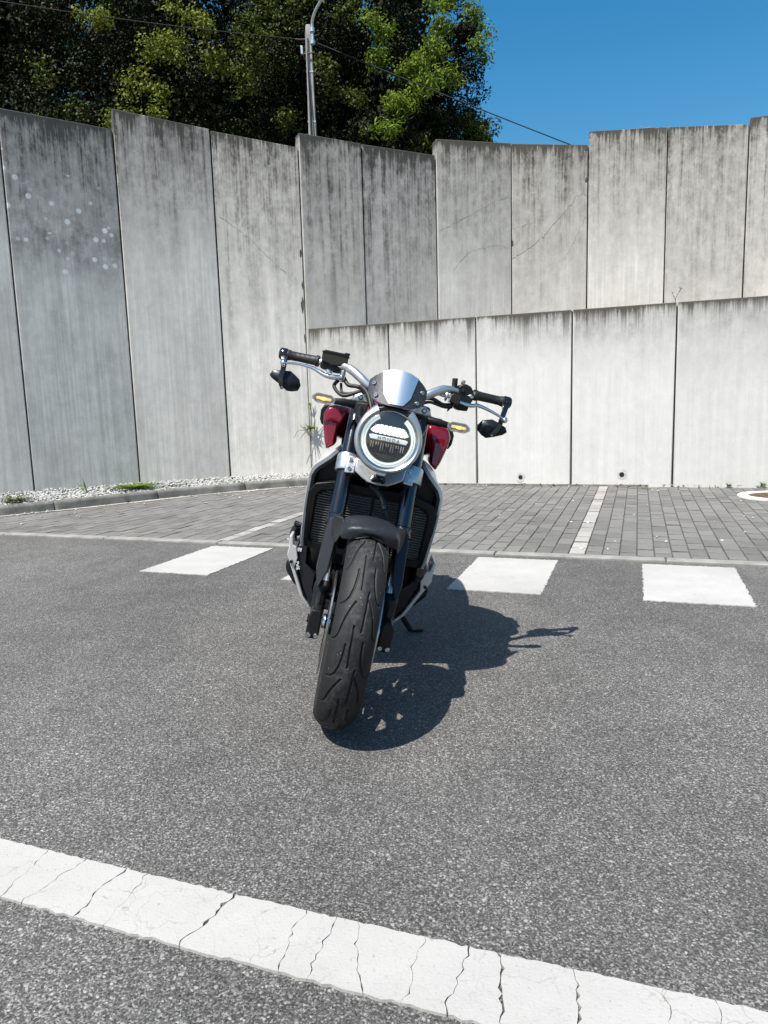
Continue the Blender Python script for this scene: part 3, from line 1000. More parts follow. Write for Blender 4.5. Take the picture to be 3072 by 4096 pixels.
# ground behind the walls
v = [(x, y + .15, 1.55) for x, y in LOW] + [(x, y + .05, 1.55) for x, y in reversed(UPP)]
o = mesh_obj('planting_terrace', v, [tuple(range(len(v)))], MAT['soil']); tag(o, kind='structure', label='soil terrace between the low and the tall wall')
pl = LEFT + UPP[1:]
v = [(x, y + .14, 3.72) for x, y in pl] + [(14, 40, 3.9), (-14, 40, 3.9)]
vb_ = [(x, y, -.5) for x, y, z in v]
o = mesh_obj('upper_ground', *prism(v, vb_), MAT['soil']); tag(o, kind='structure', label='higher ground behind the tall wall')
# channel strip and dry litter at the foot of the low wall
o = mesh_obj('wall_base_strip', *box((0, 0, .01), (12.4, .06, .05)), MAT['kerb']); o.location = st(4.6, WALL_T - .012); o.rotation_euler = (0, 0, ang)
tag(o, kind='structure', label='narrow dirty concrete strip along the foot of the low wall')
V, F = [], []
for i in range(130):
    p = st(rng.uniform(-1.3, 3.0) if i < 90 else rng.choice((.95, 1.5, .3)) + rng.gauss(0, .12), WALL_T - .03 - abs(rng.gauss(0, .035)), .038 if i % 3 else .02)
    a = rng.uniform(0, 6.28); l_ = rng.uniform(.008, .026); w_ = l_ * rng.uniform(.25, .5)
    dx, dy = math.cos(a), math.sin(a); n0 = len(V)
    V += [(p.x - dx * l_, p.y - dy * l_, p.z + rng.uniform(-.004, .006)), (p.x + dy * w_, p.y - dx * w_, p.z + .005), (p.x + dx * l_, p.y + dy * l_, p.z + rng.uniform(0, .012)), (p.x - dy * w_, p.y + dx * w_, p.z + .003)]
    F.append((n0, n0 + 1, n0 + 2, n0 + 3))
o = mesh_obj('dry_litter', V, F, MAT['straw']); tag(o, 'dry leaves and straw gathered along the foot of the low wall', 'leaf litter', kind='stuff')
# sandy drift along the kerb
V = []
top_ = [Vector(p) for p in KP if -4.4 < p.x < -.7]
n = len(top_)
r_ = random.Random(3)
for p in top_:
    V.append((p.x, p.y + .004, .0165))
for p in reversed(top_):
    wd = .03 + .06 * max(0, mnoise.noise(Vector((p.x * 2.2, 3, 0))) + .4) + r_.uniform(0, .02)
    V.append((p.x + wd * .6, p.y - wd, .0165))
o = mesh_obj('sand_drift', V, [tuple(range(len(V)))], simple('pale_sand', (.36, .34, .30), .95, bumps=(80, .4, .004), var=.25, vscale=14)); tag(o, kind='structure', label='pale sand drifted along the kerb')

# manhole
mh = empty('manhole', (MH.x, MH.y, 0)); tag(mh, 'round rusty manhole cover set in a pale concrete ring by the low wall', 'manhole')
mesh_obj('ring', *lathe([(.262, -.03), (.262, .016), (.268, .021), (.35, .021), (.356, .016), (.356, -.03)], (0, 0, 0), (0, 0, 1), 64), MAT['ring_paint'], mh, smooth=True)
mesh_obj('lid', *lathe([(.0005, .015), (.24, .015), (.244, .017), (.257, .017), (.258, -.02)], (0, 0, 0), (0, 0, 1), 64), MAT['rust'], mh, smooth=True)
vv, ff = join(*[box((.08 * i - .16, 0, .016), (.02, .3, .006)) for i in range(5)])
mesh_obj('lid_ribs', vv, ff, MAT['rust'], mh)

# ================================================================== WEEDS
def blades(name, loc, n, h, spread, mat, seed, wid=.006, droop=.6, parent=None, label=None, lean=(0, 0, 0)):
    r_ = random.Random(seed)
    V, F, A = [], [], []
    for i in range(n):
        a = r_.uniform(0, 6.283); hh = h * r_.uniform(.45, 1.1); sp = spread * r_.uniform(.2, 1.0)
        bx, by = r_.gauss(0, spread * .22), r_.gauss(0, spread * .22)
        dx, dy = math.cos(a), math.sin(a); col = r_.random()
        n0 = len(V); m_ = 4
        for k in range(m_ + 1):
            q = k / m_
            x = bx + dx * sp * q * (1 + droop * q) + lean[0] * q; y = by + dy * sp * q * (1 + droop * q) + lean[1] * q
            z = hh * (q - droop * .45 * q * q) + lean[2] * q
            w_ = wid * (1 - q) ** .7 * (.6 + .4 * math.sin(q * 3)) + .0004
            V += [(x - dy * w_, y + dx * w_, z), (x + dy * w_, y - dx * w_, z)]
            if k:
                F.append((n0 + 2 * k - 2, n0 + 2 * k - 1, n0 + 2 * k + 1, n0 + 2 * k)); A.append(col)
    me = bpy.data.meshes.new(name); me.from_pydata(V, [], F); me.materials.append(mat)
    at = me.attributes.new('leaf_rand', 'FLOAT', 'FACE'); at.data.foreach_set('value', A)
    o = bpy.data.objects.new(name, me); o.location = loc; link(o, parent)
    if label: tag(o, label, 'weed')
    return o
blades('weed_tuft', (-2.76, 8.0, .12), 260, .075, .20, MAT['grass'], 1, .011, .9, label='bright green low weed patch on the gravel behind the kerb')
blades('weed_tuft', (-3.66, 7.12, .11), 130, .09, .17, MAT['grass_dull'], 2, .005, .8, label='dull green weed tuft on gravel at the left edge')
blades('weed_tuft', (-2.45, 8.22, .11), 60, .05, .17, MAT['grass_dull'], 3, .005, .8, label='thin sparse weed on gravel right of the bright patch')
blades('weed_tuft', (-3.22, 7.75, .11), 7, .20, .05, MAT['grass'], 4, .006, .4, label='few tall grass blades against the spotted panel foot', lean=(-.08, 0, .03))
blades('weed_tuft', (-2.72, 7.56, .012), 9, .09, .03, MAT['grass_dull'], 5, .004, .5, label='small grass sprig growing at the kerb foot')
blades('weed_tuft', (-3.74, 7.45, .11), 9, .12, .05, MAT['grass_dull'], 15, .004, .5, label='wispy grass by the leftmost wall joint')
p = st(1.93, WALL_T - .04); blades('weed_tuft', (p.x, p.y, .03), 26, .05, .05, MAT['grass'], 6, .006, .6, label='small weed at the low wall foot left of the manhole')
p = st(2.24, WALL_T - .04); blades('weed_tuft', (p.x, p.y, .03), 34, .07, .06, MAT['grass'], 7, .006, .6, label='small weed at the low wall foot beside the manhole')
p = st(1.12, WALL_T - .26); blades('weed_tuft', (p.x, p.y, .014), 20, .03, .08, MAT['grass_dull'], 8, .004, .9, label='tiny weed between pavers right of the pale divider')
# weed in the wall corner
cw = empty('corner_weed', (-.87, 8.94, .70)); tag(cw, 'straggly green weed sprouting from the corner joint of the walls', 'weed')
blades('leaf_tuft', (0, -.02, 0), 42, .07, .10, MAT['grass'], 9, .009, .7, cw)
blades('leaf_tuft', (.0, -.02, .02), 9, .16, .20, MAT['grass_dull'], 10, .004, 1.2, cw)
blades('leaf_tuft', (-.01, -.02, .29), 14, .06, .04, MAT['grass'], 11, .006, .5, cw)
blades('leaf_tuft', (-.005, -.02, .16), 8, .04, .025, MAT['straw'], 12, .004, .5, cw)
vv, ff = tube(catmull([(0, 0, .3), (.005, -.012, .18), (0, -.01, .05), (-.003, -.015, -.1), (0, -.008, -.3), (0, -.004, -.55)], 5), [.006, .003], 6)
mesh_obj('stem', vv, ff, MAT['bark'], cw)
vv, ff = join(tube(catmull([(0, -.02, 0), (-.09, -.06, -.01), (-.16, -.09, -.02), (-.2, -.1, -.1)], 5), .0025, 5), tube(catmull([(0, -.02, .02), (.07, -.06, -.02), (.12, -.1, -.10), (.14, -.1, -.2)], 5), .002, 5))
mesh_obj('stem', vv, ff, MAT['bark'], cw)
# dry stalk on top of the low wall
p = Vector(LOW[4]) + Vector((.0, .06))
ds = empty('dry_stalk', (p.x, p.y, 1.91)); tag(ds, 'thin dry flower stalk standing on top of the low wall', 'weed')
vv, ff = join(tube(catmull([(0, 0, -.02), (.005, 0, .05), (.03, 0, .10), (.06, 0, .15)], 4), .003, 5), tube(catmull([(.003, 0, .03), (-.02, 0, .08), (-.03, 0, .11)], 4), .0025, 5), tube([(.04, 0, .115), (.05, 0, .12), (.045, 0, .16)], .002, 5))
mesh_obj('stem', vv, ff, MAT['bark'], ds)
for c_, r0_ in (((.062, 0, .152), .010), ((-.03, 0, .112), .008), ((.045, 0, .162), .007), ((-.008, 0, .075), .006)):
    mesh_obj('seed_head', *ball(c_, r0_, 6, 4), MAT['gravel'], ds)

# ================================================================== TREES
def leaf_mesh(name, pts, nrm, ln_, wd_, mat, parent, rs, point=1.0):
    n = len(pts)
    nrm = nrm / np.linalg.norm(nrm, axis=1, keepdims=True)
    a = rs.normal(size=(n, 3)); a[:, 2] -= .35
    t = a - nrm * np.sum(a * nrm, 1, keepdims=True)
    t /= np.linalg.norm(t, axis=1, keepdims=True) + 1e-9
    b = np.cross(nrm, t)
    L = (ln_ * rs.uniform(.6, 1.25, n))[:, None]; W = (wd_ * rs.uniform(.7, 1.2, n))[:, None]
    V = np.empty((n, 4, 3))
    V[:, 0] = pts - t * L * .5
    V[:, 1] = pts + b * W * .5 + nrm * W * .14 - t * L * .05
    V[:, 2] = pts + t * L * .5 - nrm * L * .10
    V[:, 3] = pts - b * W * .5 + nrm * W * .14 - t * L * .05
    me = bpy.data.meshes.new(name)
    me.vertices.add(n * 4); me.vertices.foreach_set('co', V.ravel())
    me.loops.add(n * 4); me.loops.foreach_set('vertex_index', np.arange(n * 4, dtype=np.int32))
    me.polygons.add(n); me.polygons.foreach_set('loop_start', np.arange(0, n * 4, 4, dtype=np.int32))
    me.polygons.foreach_set('loop_total', np.full(n, 4, dtype=np.int32))
    me.update(calc_edges=True)
    at = me.attributes.new('leaf_rand', 'FLOAT', 'FACE'); at.data.foreach_set('value', rs.random(n).astype(np.float32))
    me.materials.append(mat)
    o = bpy.data.objects.new(name, me); link(o, parent)
    return o

def crown_points(rs, blobs, n_clump, per, clump_r, shell=(.72, 1.05)):
    P_, N_ = [], []
    vol = np.array([b[1][0] * b[1][1] * b[1][2] for b in blobs]) ** .67
    for (c, r), w in zip(blobs, vol / vol.sum()):
        k = max(2, int(n_clump * w))
        d = rs.normal(size=(k, 3)); d /= np.linalg.norm(d, axis=1, keepdims=True)
        cc = np.array(c) + d * np.array(r) * rs.uniform(shell[0], shell[1], (k, 1))
        cr = clump_r * rs.uniform(.6, 1.35, (k, 1))
        for j in range(k):
            e = rs.normal(size=(per, 3)); e /= np.linalg.norm(e, axis=1, keepdims=True)
            rad = rs.uniform(.25, 1.0, (per, 1)) ** .6
            P_.append(cc[j] + e * rad * cr[j] * np.array([1.0, 1.0, .75]))
            N_.append(e * .7 + rs.normal(size=(per, 3)) * .55 + np.array([0, 0, .55]))
    return np.concatenate(P_), np.concatenate(N_)

def make_tree(name, label, base, blobs, n_clump, per, clump_r, lsize, mat, seed, lit_clumps=None, fill=2500, lit_mat='leaf_lit', lit_size=None, lit_per=420):
    rs = np.random.RandomState(seed); r_ = random.Random(seed)
    root = empty(name, base); tag(root, label, 'tree', 'trees behind the tall wall')
    B = Vector(base)
    # trunk and limbs
    top = Vector(blobs[0][0]) - B
    path = catmull([(0, 0, -.3), (top.x * .15, top.y * .15, top.z * .35), (top.x * .6, top.y * .5, top.z * .7), (top.x, top.y, top.z + .4)], 6)
    parts = [tube(path, [.24, .07], 10)]
    for c, rad in blobs:
        q = Vector(c) - B
        s = path[int(len(path) * r_.uniform(.3, .6))]
        mid = s.lerp(q, .5) + Vector((0, 0, .2))
        parts.append(tube(catmull([s, mid, q], 6), [.10, .03], 7))
        for k in range(3):
            e = q + Vector((r_.uniform(-1, 1) * rad[0], r_.uniform(-1, .2) * rad[1], r_.uniform(-.6, .8) * rad[2])) * .7
            parts.append(tube(catmull([mid, mid.lerp(e, .55) + Vector((0, 0, .12)), e], 5), [.045, .012], 6))
    mesh_obj('trunk', *join(*parts), MAT['bark'], root, smooth=True)
    pts, nr = crown_points(rs, [((Vector(c) - B)[:], r) for c, r in blobs], n_clump, per, clump_r)
    crown = leaf_mesh('crown', pts, nr, lsize[0], lsize[1], mat, root, rs)
    pts, nr = crown_points(rs, [((Vector(c) - B)[:], r) for c, r in blobs], int(n_clump * .16), int(per * .5), clump_r * .8, (.95, 1.14))
    leaf_mesh('outer_foliage', pts, nr, lsize[0], lsize[1], MAT['leaf_mid'], root, rs)  # outermost leaves lighter: sunlight put into their colour
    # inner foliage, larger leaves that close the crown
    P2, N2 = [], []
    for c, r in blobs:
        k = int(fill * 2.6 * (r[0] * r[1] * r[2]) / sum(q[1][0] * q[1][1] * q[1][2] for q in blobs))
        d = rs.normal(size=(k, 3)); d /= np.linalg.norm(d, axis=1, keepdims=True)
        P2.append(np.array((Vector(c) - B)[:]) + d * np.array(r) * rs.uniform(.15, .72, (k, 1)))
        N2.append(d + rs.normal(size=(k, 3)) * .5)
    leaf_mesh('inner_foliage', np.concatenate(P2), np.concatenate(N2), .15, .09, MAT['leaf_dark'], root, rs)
    if lit_clumps:  # clumps that look sunlit through paler leaves than the crown's
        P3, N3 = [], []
        for c, r in lit_clumps:
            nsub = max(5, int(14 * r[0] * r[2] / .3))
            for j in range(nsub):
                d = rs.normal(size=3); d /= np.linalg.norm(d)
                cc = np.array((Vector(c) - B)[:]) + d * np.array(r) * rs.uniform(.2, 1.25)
                per_ = int(lit_per / 5)
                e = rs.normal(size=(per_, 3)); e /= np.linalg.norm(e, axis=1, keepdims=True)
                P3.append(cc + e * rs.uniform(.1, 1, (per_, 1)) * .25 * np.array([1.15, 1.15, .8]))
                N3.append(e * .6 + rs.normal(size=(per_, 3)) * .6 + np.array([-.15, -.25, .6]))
        fs = lit_size or lsize
        leaf_mesh('sun_tint_foliage', np.concatenate(P3), np.concatenate(N3), fs[0], fs[1], MAT[lit_mat], root, rs)
    return root

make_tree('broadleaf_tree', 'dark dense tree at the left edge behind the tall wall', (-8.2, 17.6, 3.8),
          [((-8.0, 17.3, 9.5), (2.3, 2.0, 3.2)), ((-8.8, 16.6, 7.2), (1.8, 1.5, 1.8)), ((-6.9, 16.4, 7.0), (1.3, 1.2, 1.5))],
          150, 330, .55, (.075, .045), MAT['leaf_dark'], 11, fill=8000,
          lit_clumps=[((-6.3, 15.0, 7.6), (.25, .3, .3)), ((-6.6, 15.0, 6.4), (.35, .3, .3))], lit_mat='leaf_mid', lit_per=220)
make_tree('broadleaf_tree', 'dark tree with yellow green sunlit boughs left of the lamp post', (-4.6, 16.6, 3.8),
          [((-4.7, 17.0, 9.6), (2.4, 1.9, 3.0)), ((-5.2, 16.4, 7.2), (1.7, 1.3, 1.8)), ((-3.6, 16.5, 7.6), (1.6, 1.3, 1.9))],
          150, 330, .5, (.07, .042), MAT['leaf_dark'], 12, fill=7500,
          lit_clumps=[((-4.3, 14.6, 7.2), (.42, .4, .42)), ((-4.1, 14.6, 7.7), (.35, .3, .22)), ((-4.85, 14.6, 6.65), (.3, .3, .3)), ((-4.35, 14.6, 6.55), (.4, .3, .22)),
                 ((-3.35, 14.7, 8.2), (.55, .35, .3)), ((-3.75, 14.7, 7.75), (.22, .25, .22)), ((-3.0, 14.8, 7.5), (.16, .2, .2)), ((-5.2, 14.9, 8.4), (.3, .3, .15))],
          lit_mat='leaf_lit', lit_per=520)
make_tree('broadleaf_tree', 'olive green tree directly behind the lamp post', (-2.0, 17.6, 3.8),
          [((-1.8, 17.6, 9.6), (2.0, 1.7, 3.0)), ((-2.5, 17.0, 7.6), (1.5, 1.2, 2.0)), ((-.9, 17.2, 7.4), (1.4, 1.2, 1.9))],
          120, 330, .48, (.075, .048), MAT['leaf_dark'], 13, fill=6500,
          lit_clumps=[((-2.3, 15.0, 8.2), (.45, .35, .45)), ((-2.1, 15.1, 7.8), (.35, .3, .35)), ((-2.4, 15.1, 7.3), (.3, .3, .25)), ((-1.6, 15.3, 6.75), (.3, .3, .25)), ((-.8, 15.5, 7.7), (.4, .3, .25)),
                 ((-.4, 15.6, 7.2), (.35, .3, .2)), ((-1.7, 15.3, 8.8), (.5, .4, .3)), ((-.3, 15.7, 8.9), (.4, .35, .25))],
          lit_mat='leaf_mid', lit_per=480)
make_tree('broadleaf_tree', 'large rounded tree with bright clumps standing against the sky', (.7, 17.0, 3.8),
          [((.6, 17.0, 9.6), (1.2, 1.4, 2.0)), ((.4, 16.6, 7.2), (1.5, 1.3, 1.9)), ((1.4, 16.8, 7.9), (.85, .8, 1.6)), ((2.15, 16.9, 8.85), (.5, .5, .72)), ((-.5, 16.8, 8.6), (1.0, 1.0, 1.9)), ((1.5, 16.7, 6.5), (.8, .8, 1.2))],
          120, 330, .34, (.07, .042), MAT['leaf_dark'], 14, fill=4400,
          lit_clumps=[((.19, 15.2, 8.25), (.33, .3, .42)), ((.15, 15.2, 7.75), (.22, .25, .22)), ((1.45, 15.5, 8.45), (.36, .35, .5)), ((1.3, 15.4, 7.8), (.32, .3, .3)), ((2.25, 16.3, 8.5), (.3, .3, .45)), ((2.2, 16.4, 9.1), (.35, .3, .25)), ((.75, 15.2, 7.5), (.3, .25, .12))],
          lit_mat='leaf_bright', lit_per=520)
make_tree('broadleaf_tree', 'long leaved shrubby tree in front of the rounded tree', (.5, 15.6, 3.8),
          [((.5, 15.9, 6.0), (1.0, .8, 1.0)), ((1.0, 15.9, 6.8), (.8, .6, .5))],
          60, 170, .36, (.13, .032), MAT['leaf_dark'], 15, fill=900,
          lit_clumps=[((1.1, 14.95, 7.15), (.32, .28, .10)), ((1.5, 15.1, 7.35), (.30, .28, .08)), ((.95, 14.9, 6.95), (.30, .25, .07)), ((.42, 15.0, 6.88), (.18, .22, .08)), ((.6, 14.9, 6.7), (.24, .22, .08)), ((.32, 14.9, 6.3), (.26, .22, .09)), ((.8, 15.0, 7.5), (.2, .2, .08))],
          lit_mat='leaf_bright', lit_size=(.15, .034), lit_per=260)
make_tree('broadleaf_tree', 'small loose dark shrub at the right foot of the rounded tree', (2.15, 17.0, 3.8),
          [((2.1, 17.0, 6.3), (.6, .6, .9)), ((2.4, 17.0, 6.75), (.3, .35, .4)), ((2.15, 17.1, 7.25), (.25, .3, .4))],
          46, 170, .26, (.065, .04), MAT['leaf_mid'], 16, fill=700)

# ================================================================== LAMP POST AND CABLE
PX, PY = -1.04, 13.2
post = empty('street_lamp', (PX, PY, 3.72)); tag(post, 'concrete street lamp post with curved metal arm behind the tall wall', 'street lamp')
def sq(z, w, d): return [(-w, -d, z), (w, -d, z), (w, d, z), (-w, d, z)]
mesh_obj('pole', *loft([sq(-.3, .09, .10), sq(3.60, .045, .062), sq(3.65, .034, .05)]), MAT['pole'], post, bevel=.008)
mesh_obj('pole_rib', *loft([sq(-.2, .016, .012), sq(3.5, .010, .012)]), MAT['pole'], post).location = (-.04, -.105, 0)
mesh_obj('conduit', *tube(catmull([(.02, -.135, -.2), (.012, -.128, 1.0), (.0, -.115, 2.0), (-.03, -.10, 2.9), (-.06, -.09, 3.3)], 5), .011, 8), MAT['cable'], post, smooth=True)
mesh_obj('conduit', *cyl((-.01, -.14, -.25), (-.012, -.138, .28), .022, 12), MAT['galv'], post, smooth=True)
for zz in (1.25, 2.1, 2.9, .2):
    w = .09 - .0115 * (zz + .3) + .005; d = .10 - .0097 * (zz + .3) + .005
    mesh_obj('strap', *box((0, 0, zz), (2 * w, 2 * d, .025)), MAT['galv'], post)
mesh_obj('arm', *tube(catmull([(.07, -.06, 3.32), (.07, -.06, 3.56), (.08, -.09, 3.68), (.14, -.18, 3.78), (.25, -.33, 3.86)], 8), .024, 12), MAT['galv'], post, smooth=True)
for zz in (3.36, 3.55):
    mesh_obj('arm_clamp', *lathe([(.03, -.03), (.042, -.03), (.042, .03), (.03, .03)], (.07, -.06, zz), (0, 0, 1), 14, closed=True), MAT['galv'], post)
# lamp head: flattened tapering shell
hd = Vector((.25, -.33, 3.86)); dr = Vector((.52, -.72, .28)).normalized(); sd = Vector((.81, .585, 0)).normalized(); upv = dr.cross(sd) * -1
if upv.z < 0: upv = -upv
rings = []
for q, w, hgt in ((0, .035, .035), (.10, .05, .05), (.16, .10, .055), (.30, .125, .06), (.50, .11, .05), (.60, .05, .025)):
    rings.append([hd + dr * q + sd * (math.cos(6.283 * k / 16) * w) + upv * (math.sin(6.283 * k / 16) * hgt * (1.0 if math.sin(6.283 * k / 16) > 0 else .45)) for k in range(16)])
mesh_obj('lamp_head', *loft(rings), MAT['lamp_white'], post, smooth=True)
for pts_ in ([(-.06, -.08, 3.40), (-.16, -.10, 3.39), (-.22, -.10, 3.40)], [(.06, -.06, 3.40), (.15, .0, 3.38)]):
    mesh_obj('cable_bracket', *tube(pts_, .012, 6), MAT['rust'], post)
mesh_obj('collar', *tube([(-.10, -.1, 3.16), (.09, -.11, 3.18), (.10, .08, 3.2), (-.09, .1, 3.17), (-.10, -.1, 3.16)], .012, 6), MAT['rust'], post)
mesh_obj('junction_box', *box((-.12, -.06, 3.24), (.04, .05, .13)), MAT['galv'], post, bevel=.006)
c = empty('overhead_cable', (PX - .2, PY - .1, 7.12)); tag(c, 'thin black overhead cable sagging from the street lamp across the trees', 'cable')
A1 = Vector((0, 0, 0))
def cab(a, b_, sag, r):
    pts = []
    for k in range(25):
        q = k / 24
        pts.append(Vector(a).lerp(Vector(b_), q) - Vector((0, 0, 4 * sag * q * (1 - q))))
    return tube(pts, r, 6)
mesh_obj('span', *cab((0, 0, 0), (-14, -1.9, 2.1), .35, .007), MAT['cable'], c, smooth=True)
mesh_obj('span', *cab((.33, .08, -.03), (6.9, -1.7, -3.42), .03, .009), MAT['cable'], c, smooth=True)

# ================================================================== MOTORCYCLE
# local frame: x towards the bike's left (picture right), y rearwards, z up, origin at the front contact patch
AXD = Vector((0, .466, 1)).normalized()
STEER = Matrix.Translation((0, -.10, 0)) @ Matrix.Rotation(R(1.935), 4, AXD) @ Matrix.Translation((0, .10, 0))
bike = empty('motorcycle', (-.1774, 2.0637, 0.001), (0, R(12.82), 0))
tag(bike, 'red and black naked motorcycle with round lit headlight leaning on its side stand', 'motorcycle')
def part(name, vf, mat, parent=None, **kw):
    return mesh_obj(name, vf[0], vf[1], MAT[mat] if isinstance(mat, str) else mat, parent or bike, **kw)
S = dict(steer=True)
def mir(pts): return [(-p[0], *p[1:]) for p in pts]
def bolt(c, d, r, parent, mat='steel', steer=True, h=.005):
    d = Vector(d).normalized(); c = Vector(c)
    o = part('bolt', lathe([(.0003, h * .35), (r * .45, h * .35), (r * .5, h), (r * .85, h), (r, h * .55), (r, -.004)], c, d, 16), mat, parent, smooth=True, steer=steer)
    return o
FD = Vector((0, -.9, .12)).normalized()
def fork_y(w): return .02 + (w - .245) * .466
FU = .107

# ---- tyre with real grooves
def make_tyre(name, Rw, half, prof_r, steer_on, center, parent, groove=True, nt_=1180, ns=104):
    # profile: tread arc then sidewall; lateral arc parameter
    prof = []
    amax = 1.16
    cx_r = Rw - prof_r
    n_tread = ns
    for i in range(n_tread + 1):
        a = -amax + 2 * amax * i / n_tread
        prof.append((math.sin(a) * prof_r * half / (math.sin(amax) * prof_r), cx_r + math.cos(a) * prof_r, a * prof_r * half / (math.sin(amax) * prof_r), 1))
    x1, r1 = prof[-1][0], prof[-1][1]
    side = [(x1 * 1.0, r1 - .008), (x1 * .99, r1 - .02), (x1 * .93, r1 - .034), (x1 * .84, Rw - .084), (x1 * .76, Rw - .088)]
    lat = [(-x, r, 0, 0) for x, r in reversed(side)] + prof + [(x, r, 0, 0) for x, r in side]
    lat = np.array(lat)
    T = np.arange(nt_) / nt_ * 2 * math.pi
    rad = np.repeat(lat[None, :, 1], nt_, 0)
    X = np.repeat(lat[None, :, 0], nt_, 0)
    s = np.repeat(lat[None, :, 2], nt_, 0)
    isT = np.repeat(lat[None, :, 3], nt_, 0)
    tread = np.clip(1.25 - np.abs(s) / .05, 0, 1) * isT
    if groove:
        per = 2 * math.pi * Rw / 9
        tt = np.repeat((T * Rw)[:, None], lat.shape[0], 1)
        k = half / .058
        curves = []
        for sg, ph, ox in ((-1, 0.0, 0.0), (1, .012, -.008)):
            curves.append(([(-.0175 + ox, .095), (-.0185 + ox, .065), (-.023 + ox, .035), (-.031 + ox, .010), (-.043 + ox * .5, -.004), (-.055, -.008)], sg, ph))
            curves.append(([(-.012 + ox, .208), (-.023 + ox, .186), (-.033 + ox, .160), (-.039 + ox, .135), (-.045 + ox * .5, .114), (-.054, .103), (-.060, .101)], sg, ph))
        curves.append(([(-.0045, .145), (-.002, .035)], -1, 0.0))
        curves.append(([(-.0185, .240), (-.0155, .134)], 1, 0.0))
        dmin = np.full(tt.shape, 9.0)
        for pts, sg, ph in curves:
            for (a0, b0), (a1, b1) in zip(pts, pts[1:]):
                sx0, sx1 = a0 * -sg * k * -1 if False else (a0 * (1 if sg < 0 else -1) * k), (a1 * (1 if sg < 0 else -1) * k)
                y0, y1 = b0 + ph, b1 + ph
                ym = (y0 + y1) / 2
                dy = (tt - ym + per / 2) % per - per / 2
                ex, ey = sx1 - sx0, y1 - y0
                L2 = ex * ex + ey * ey
                q = np.clip(((s - (sx0 + sx1) / 2) * ex + dy * ey) / L2, -.5, .5)
                d = np.hypot(s - (sx0 + sx1) / 2 - q * ex, dy - q * ey)
                dmin = np.minimum(dmin, d)
        g = np.clip((.0032 - dmin) / .0012, 0, 1) * isT
        rad = rad - .0045 * g
        tread = tread * (1 - g)
    Y = -np.cos(T)[:, None] * 0 + rad * np.sin(T)[:, None] * -1
    Z = -rad * np.cos(T)[:, None]
    V = np.stack([X, Y, Z], -1).reshape(-1, 3) + np.array(center)
    if steer_on:
        Mx = np.array(STEER)
        V = V @ Mx[:3, :3].T + Mx[:3, 3]
    m = lat.shape[0]
    ii, jj = np.meshgrid(np.arange(nt_), np.arange(m - 1), indexing='ij')
    i2 = (ii + 1) % nt_
    F = np.stack([ii * m + jj, ii * m + jj + 1, i2 * m + jj + 1, i2 * m + jj], -1).reshape(-1, 4).astype(np.int32)
    me = bpy.data.meshes.new(name)
    me.vertices.add(len(V)); me.vertices.foreach_set('co', V.ravel())
    me.loops.add(F.size); me.loops.foreach_set('vertex_index', F.ravel())
    me.polygons.add(len(F)); me.polygons.foreach_set('loop_start', np.arange(0, F.size, 4, dtype=np.int32))
    me.polygons.foreach_set('loop_total', np.full(len(F), 4, dtype=np.int32))
    me.polygons.foreach_set('use_smooth', np.ones(len(F), dtype=bool))
    me.update(calc_edges=True)
    at_ = me.attributes.new('tread', 'FLOAT', 'POINT'); at_.data.foreach_set('value', tread.ravel().astype(np.float32))
    me.materials.append(MAT['rubber'])
    o = bpy.data.objects.new(name, me); link(o, parent)
    return o

def make_wheel(center, Rw, half, rim_r, rim_h, steer_on, label, tyre_prof, grooves, nspoke=5, nt_=1180, ns=104):
    kw = dict(steer=steer_on)
    C = Vector(center)
    pr = [(rim_r - .022, -rim_h * .75), (rim_r - .004, -rim_h), (rim_r + .004, -rim_h), (rim_r + .006, -rim_h * .9), (rim_r - .006, -rim_h * .8), (rim_r - .012, 0), (rim_r - .006, rim_h * .8), (rim_r + .006, rim_h * .9), (rim_r + .004, rim_h), (rim_r - .004, rim_h), (rim_r - .022, rim_h * .75), (rim_r - .026, 0)]
    rimv = lathe(pr, C, (1, 0, 0), 72, closed=True)
    hub = lathe([(.02, -.062), (.036, -.062), (.036, -.03), (.03, 0), (.036, .03), (.036, .062), (.02, .062)], C, (1, 0, 0), 28, closed=True)
    sp = []
    for k in range(nspoke * 2):
        a = 2 * math.pi * (k // 2) / nspoke + (.13 if k % 2 else -.13) + .3
        b_ = 2 * math.pi * (k // 2) / nspoke + (.30 if k % 2 else -.30) + .3
        e0 = Vector((0, math.cos(a), math.sin(a))); e1_ = Vector((0, math.cos(b_), math.sin(b_)))
        p0 = C + e0 * .03; p1 = C + e1_ * (rim_r - .018)
        d = (p1 - p0).normalized(); sd_ = Vector((1, 0, 0)).cross(d)
        q = lambda p, w, h: [p + Vector((1, 0, 0)) * h + sd_ * w, p - Vector((1, 0, 0)) * h + sd_ * w, p - Vector((1, 0, 0)) * h - sd_ * w, p + Vector((1, 0, 0)) * h - sd_ * w]
        sp.append(loft([q(p0, .012, .022), q(p0.lerp(p1, .5), .008, .014), q(p1, .011, .016)]))
    w = part('wheel', join(rimv, hub, *sp), 'rim', smooth=True, auto=40, **kw)
    w['label'] = label
    make_tyre('tyre', Rw, half, tyre_prof, steer_on, center, w, grooves, nt_, ns)
    return w
fwheel = make_wheel((0, 0, .300), .300, .060, .216, .046, True, 'front wheel with cast black spokes', .062, True)
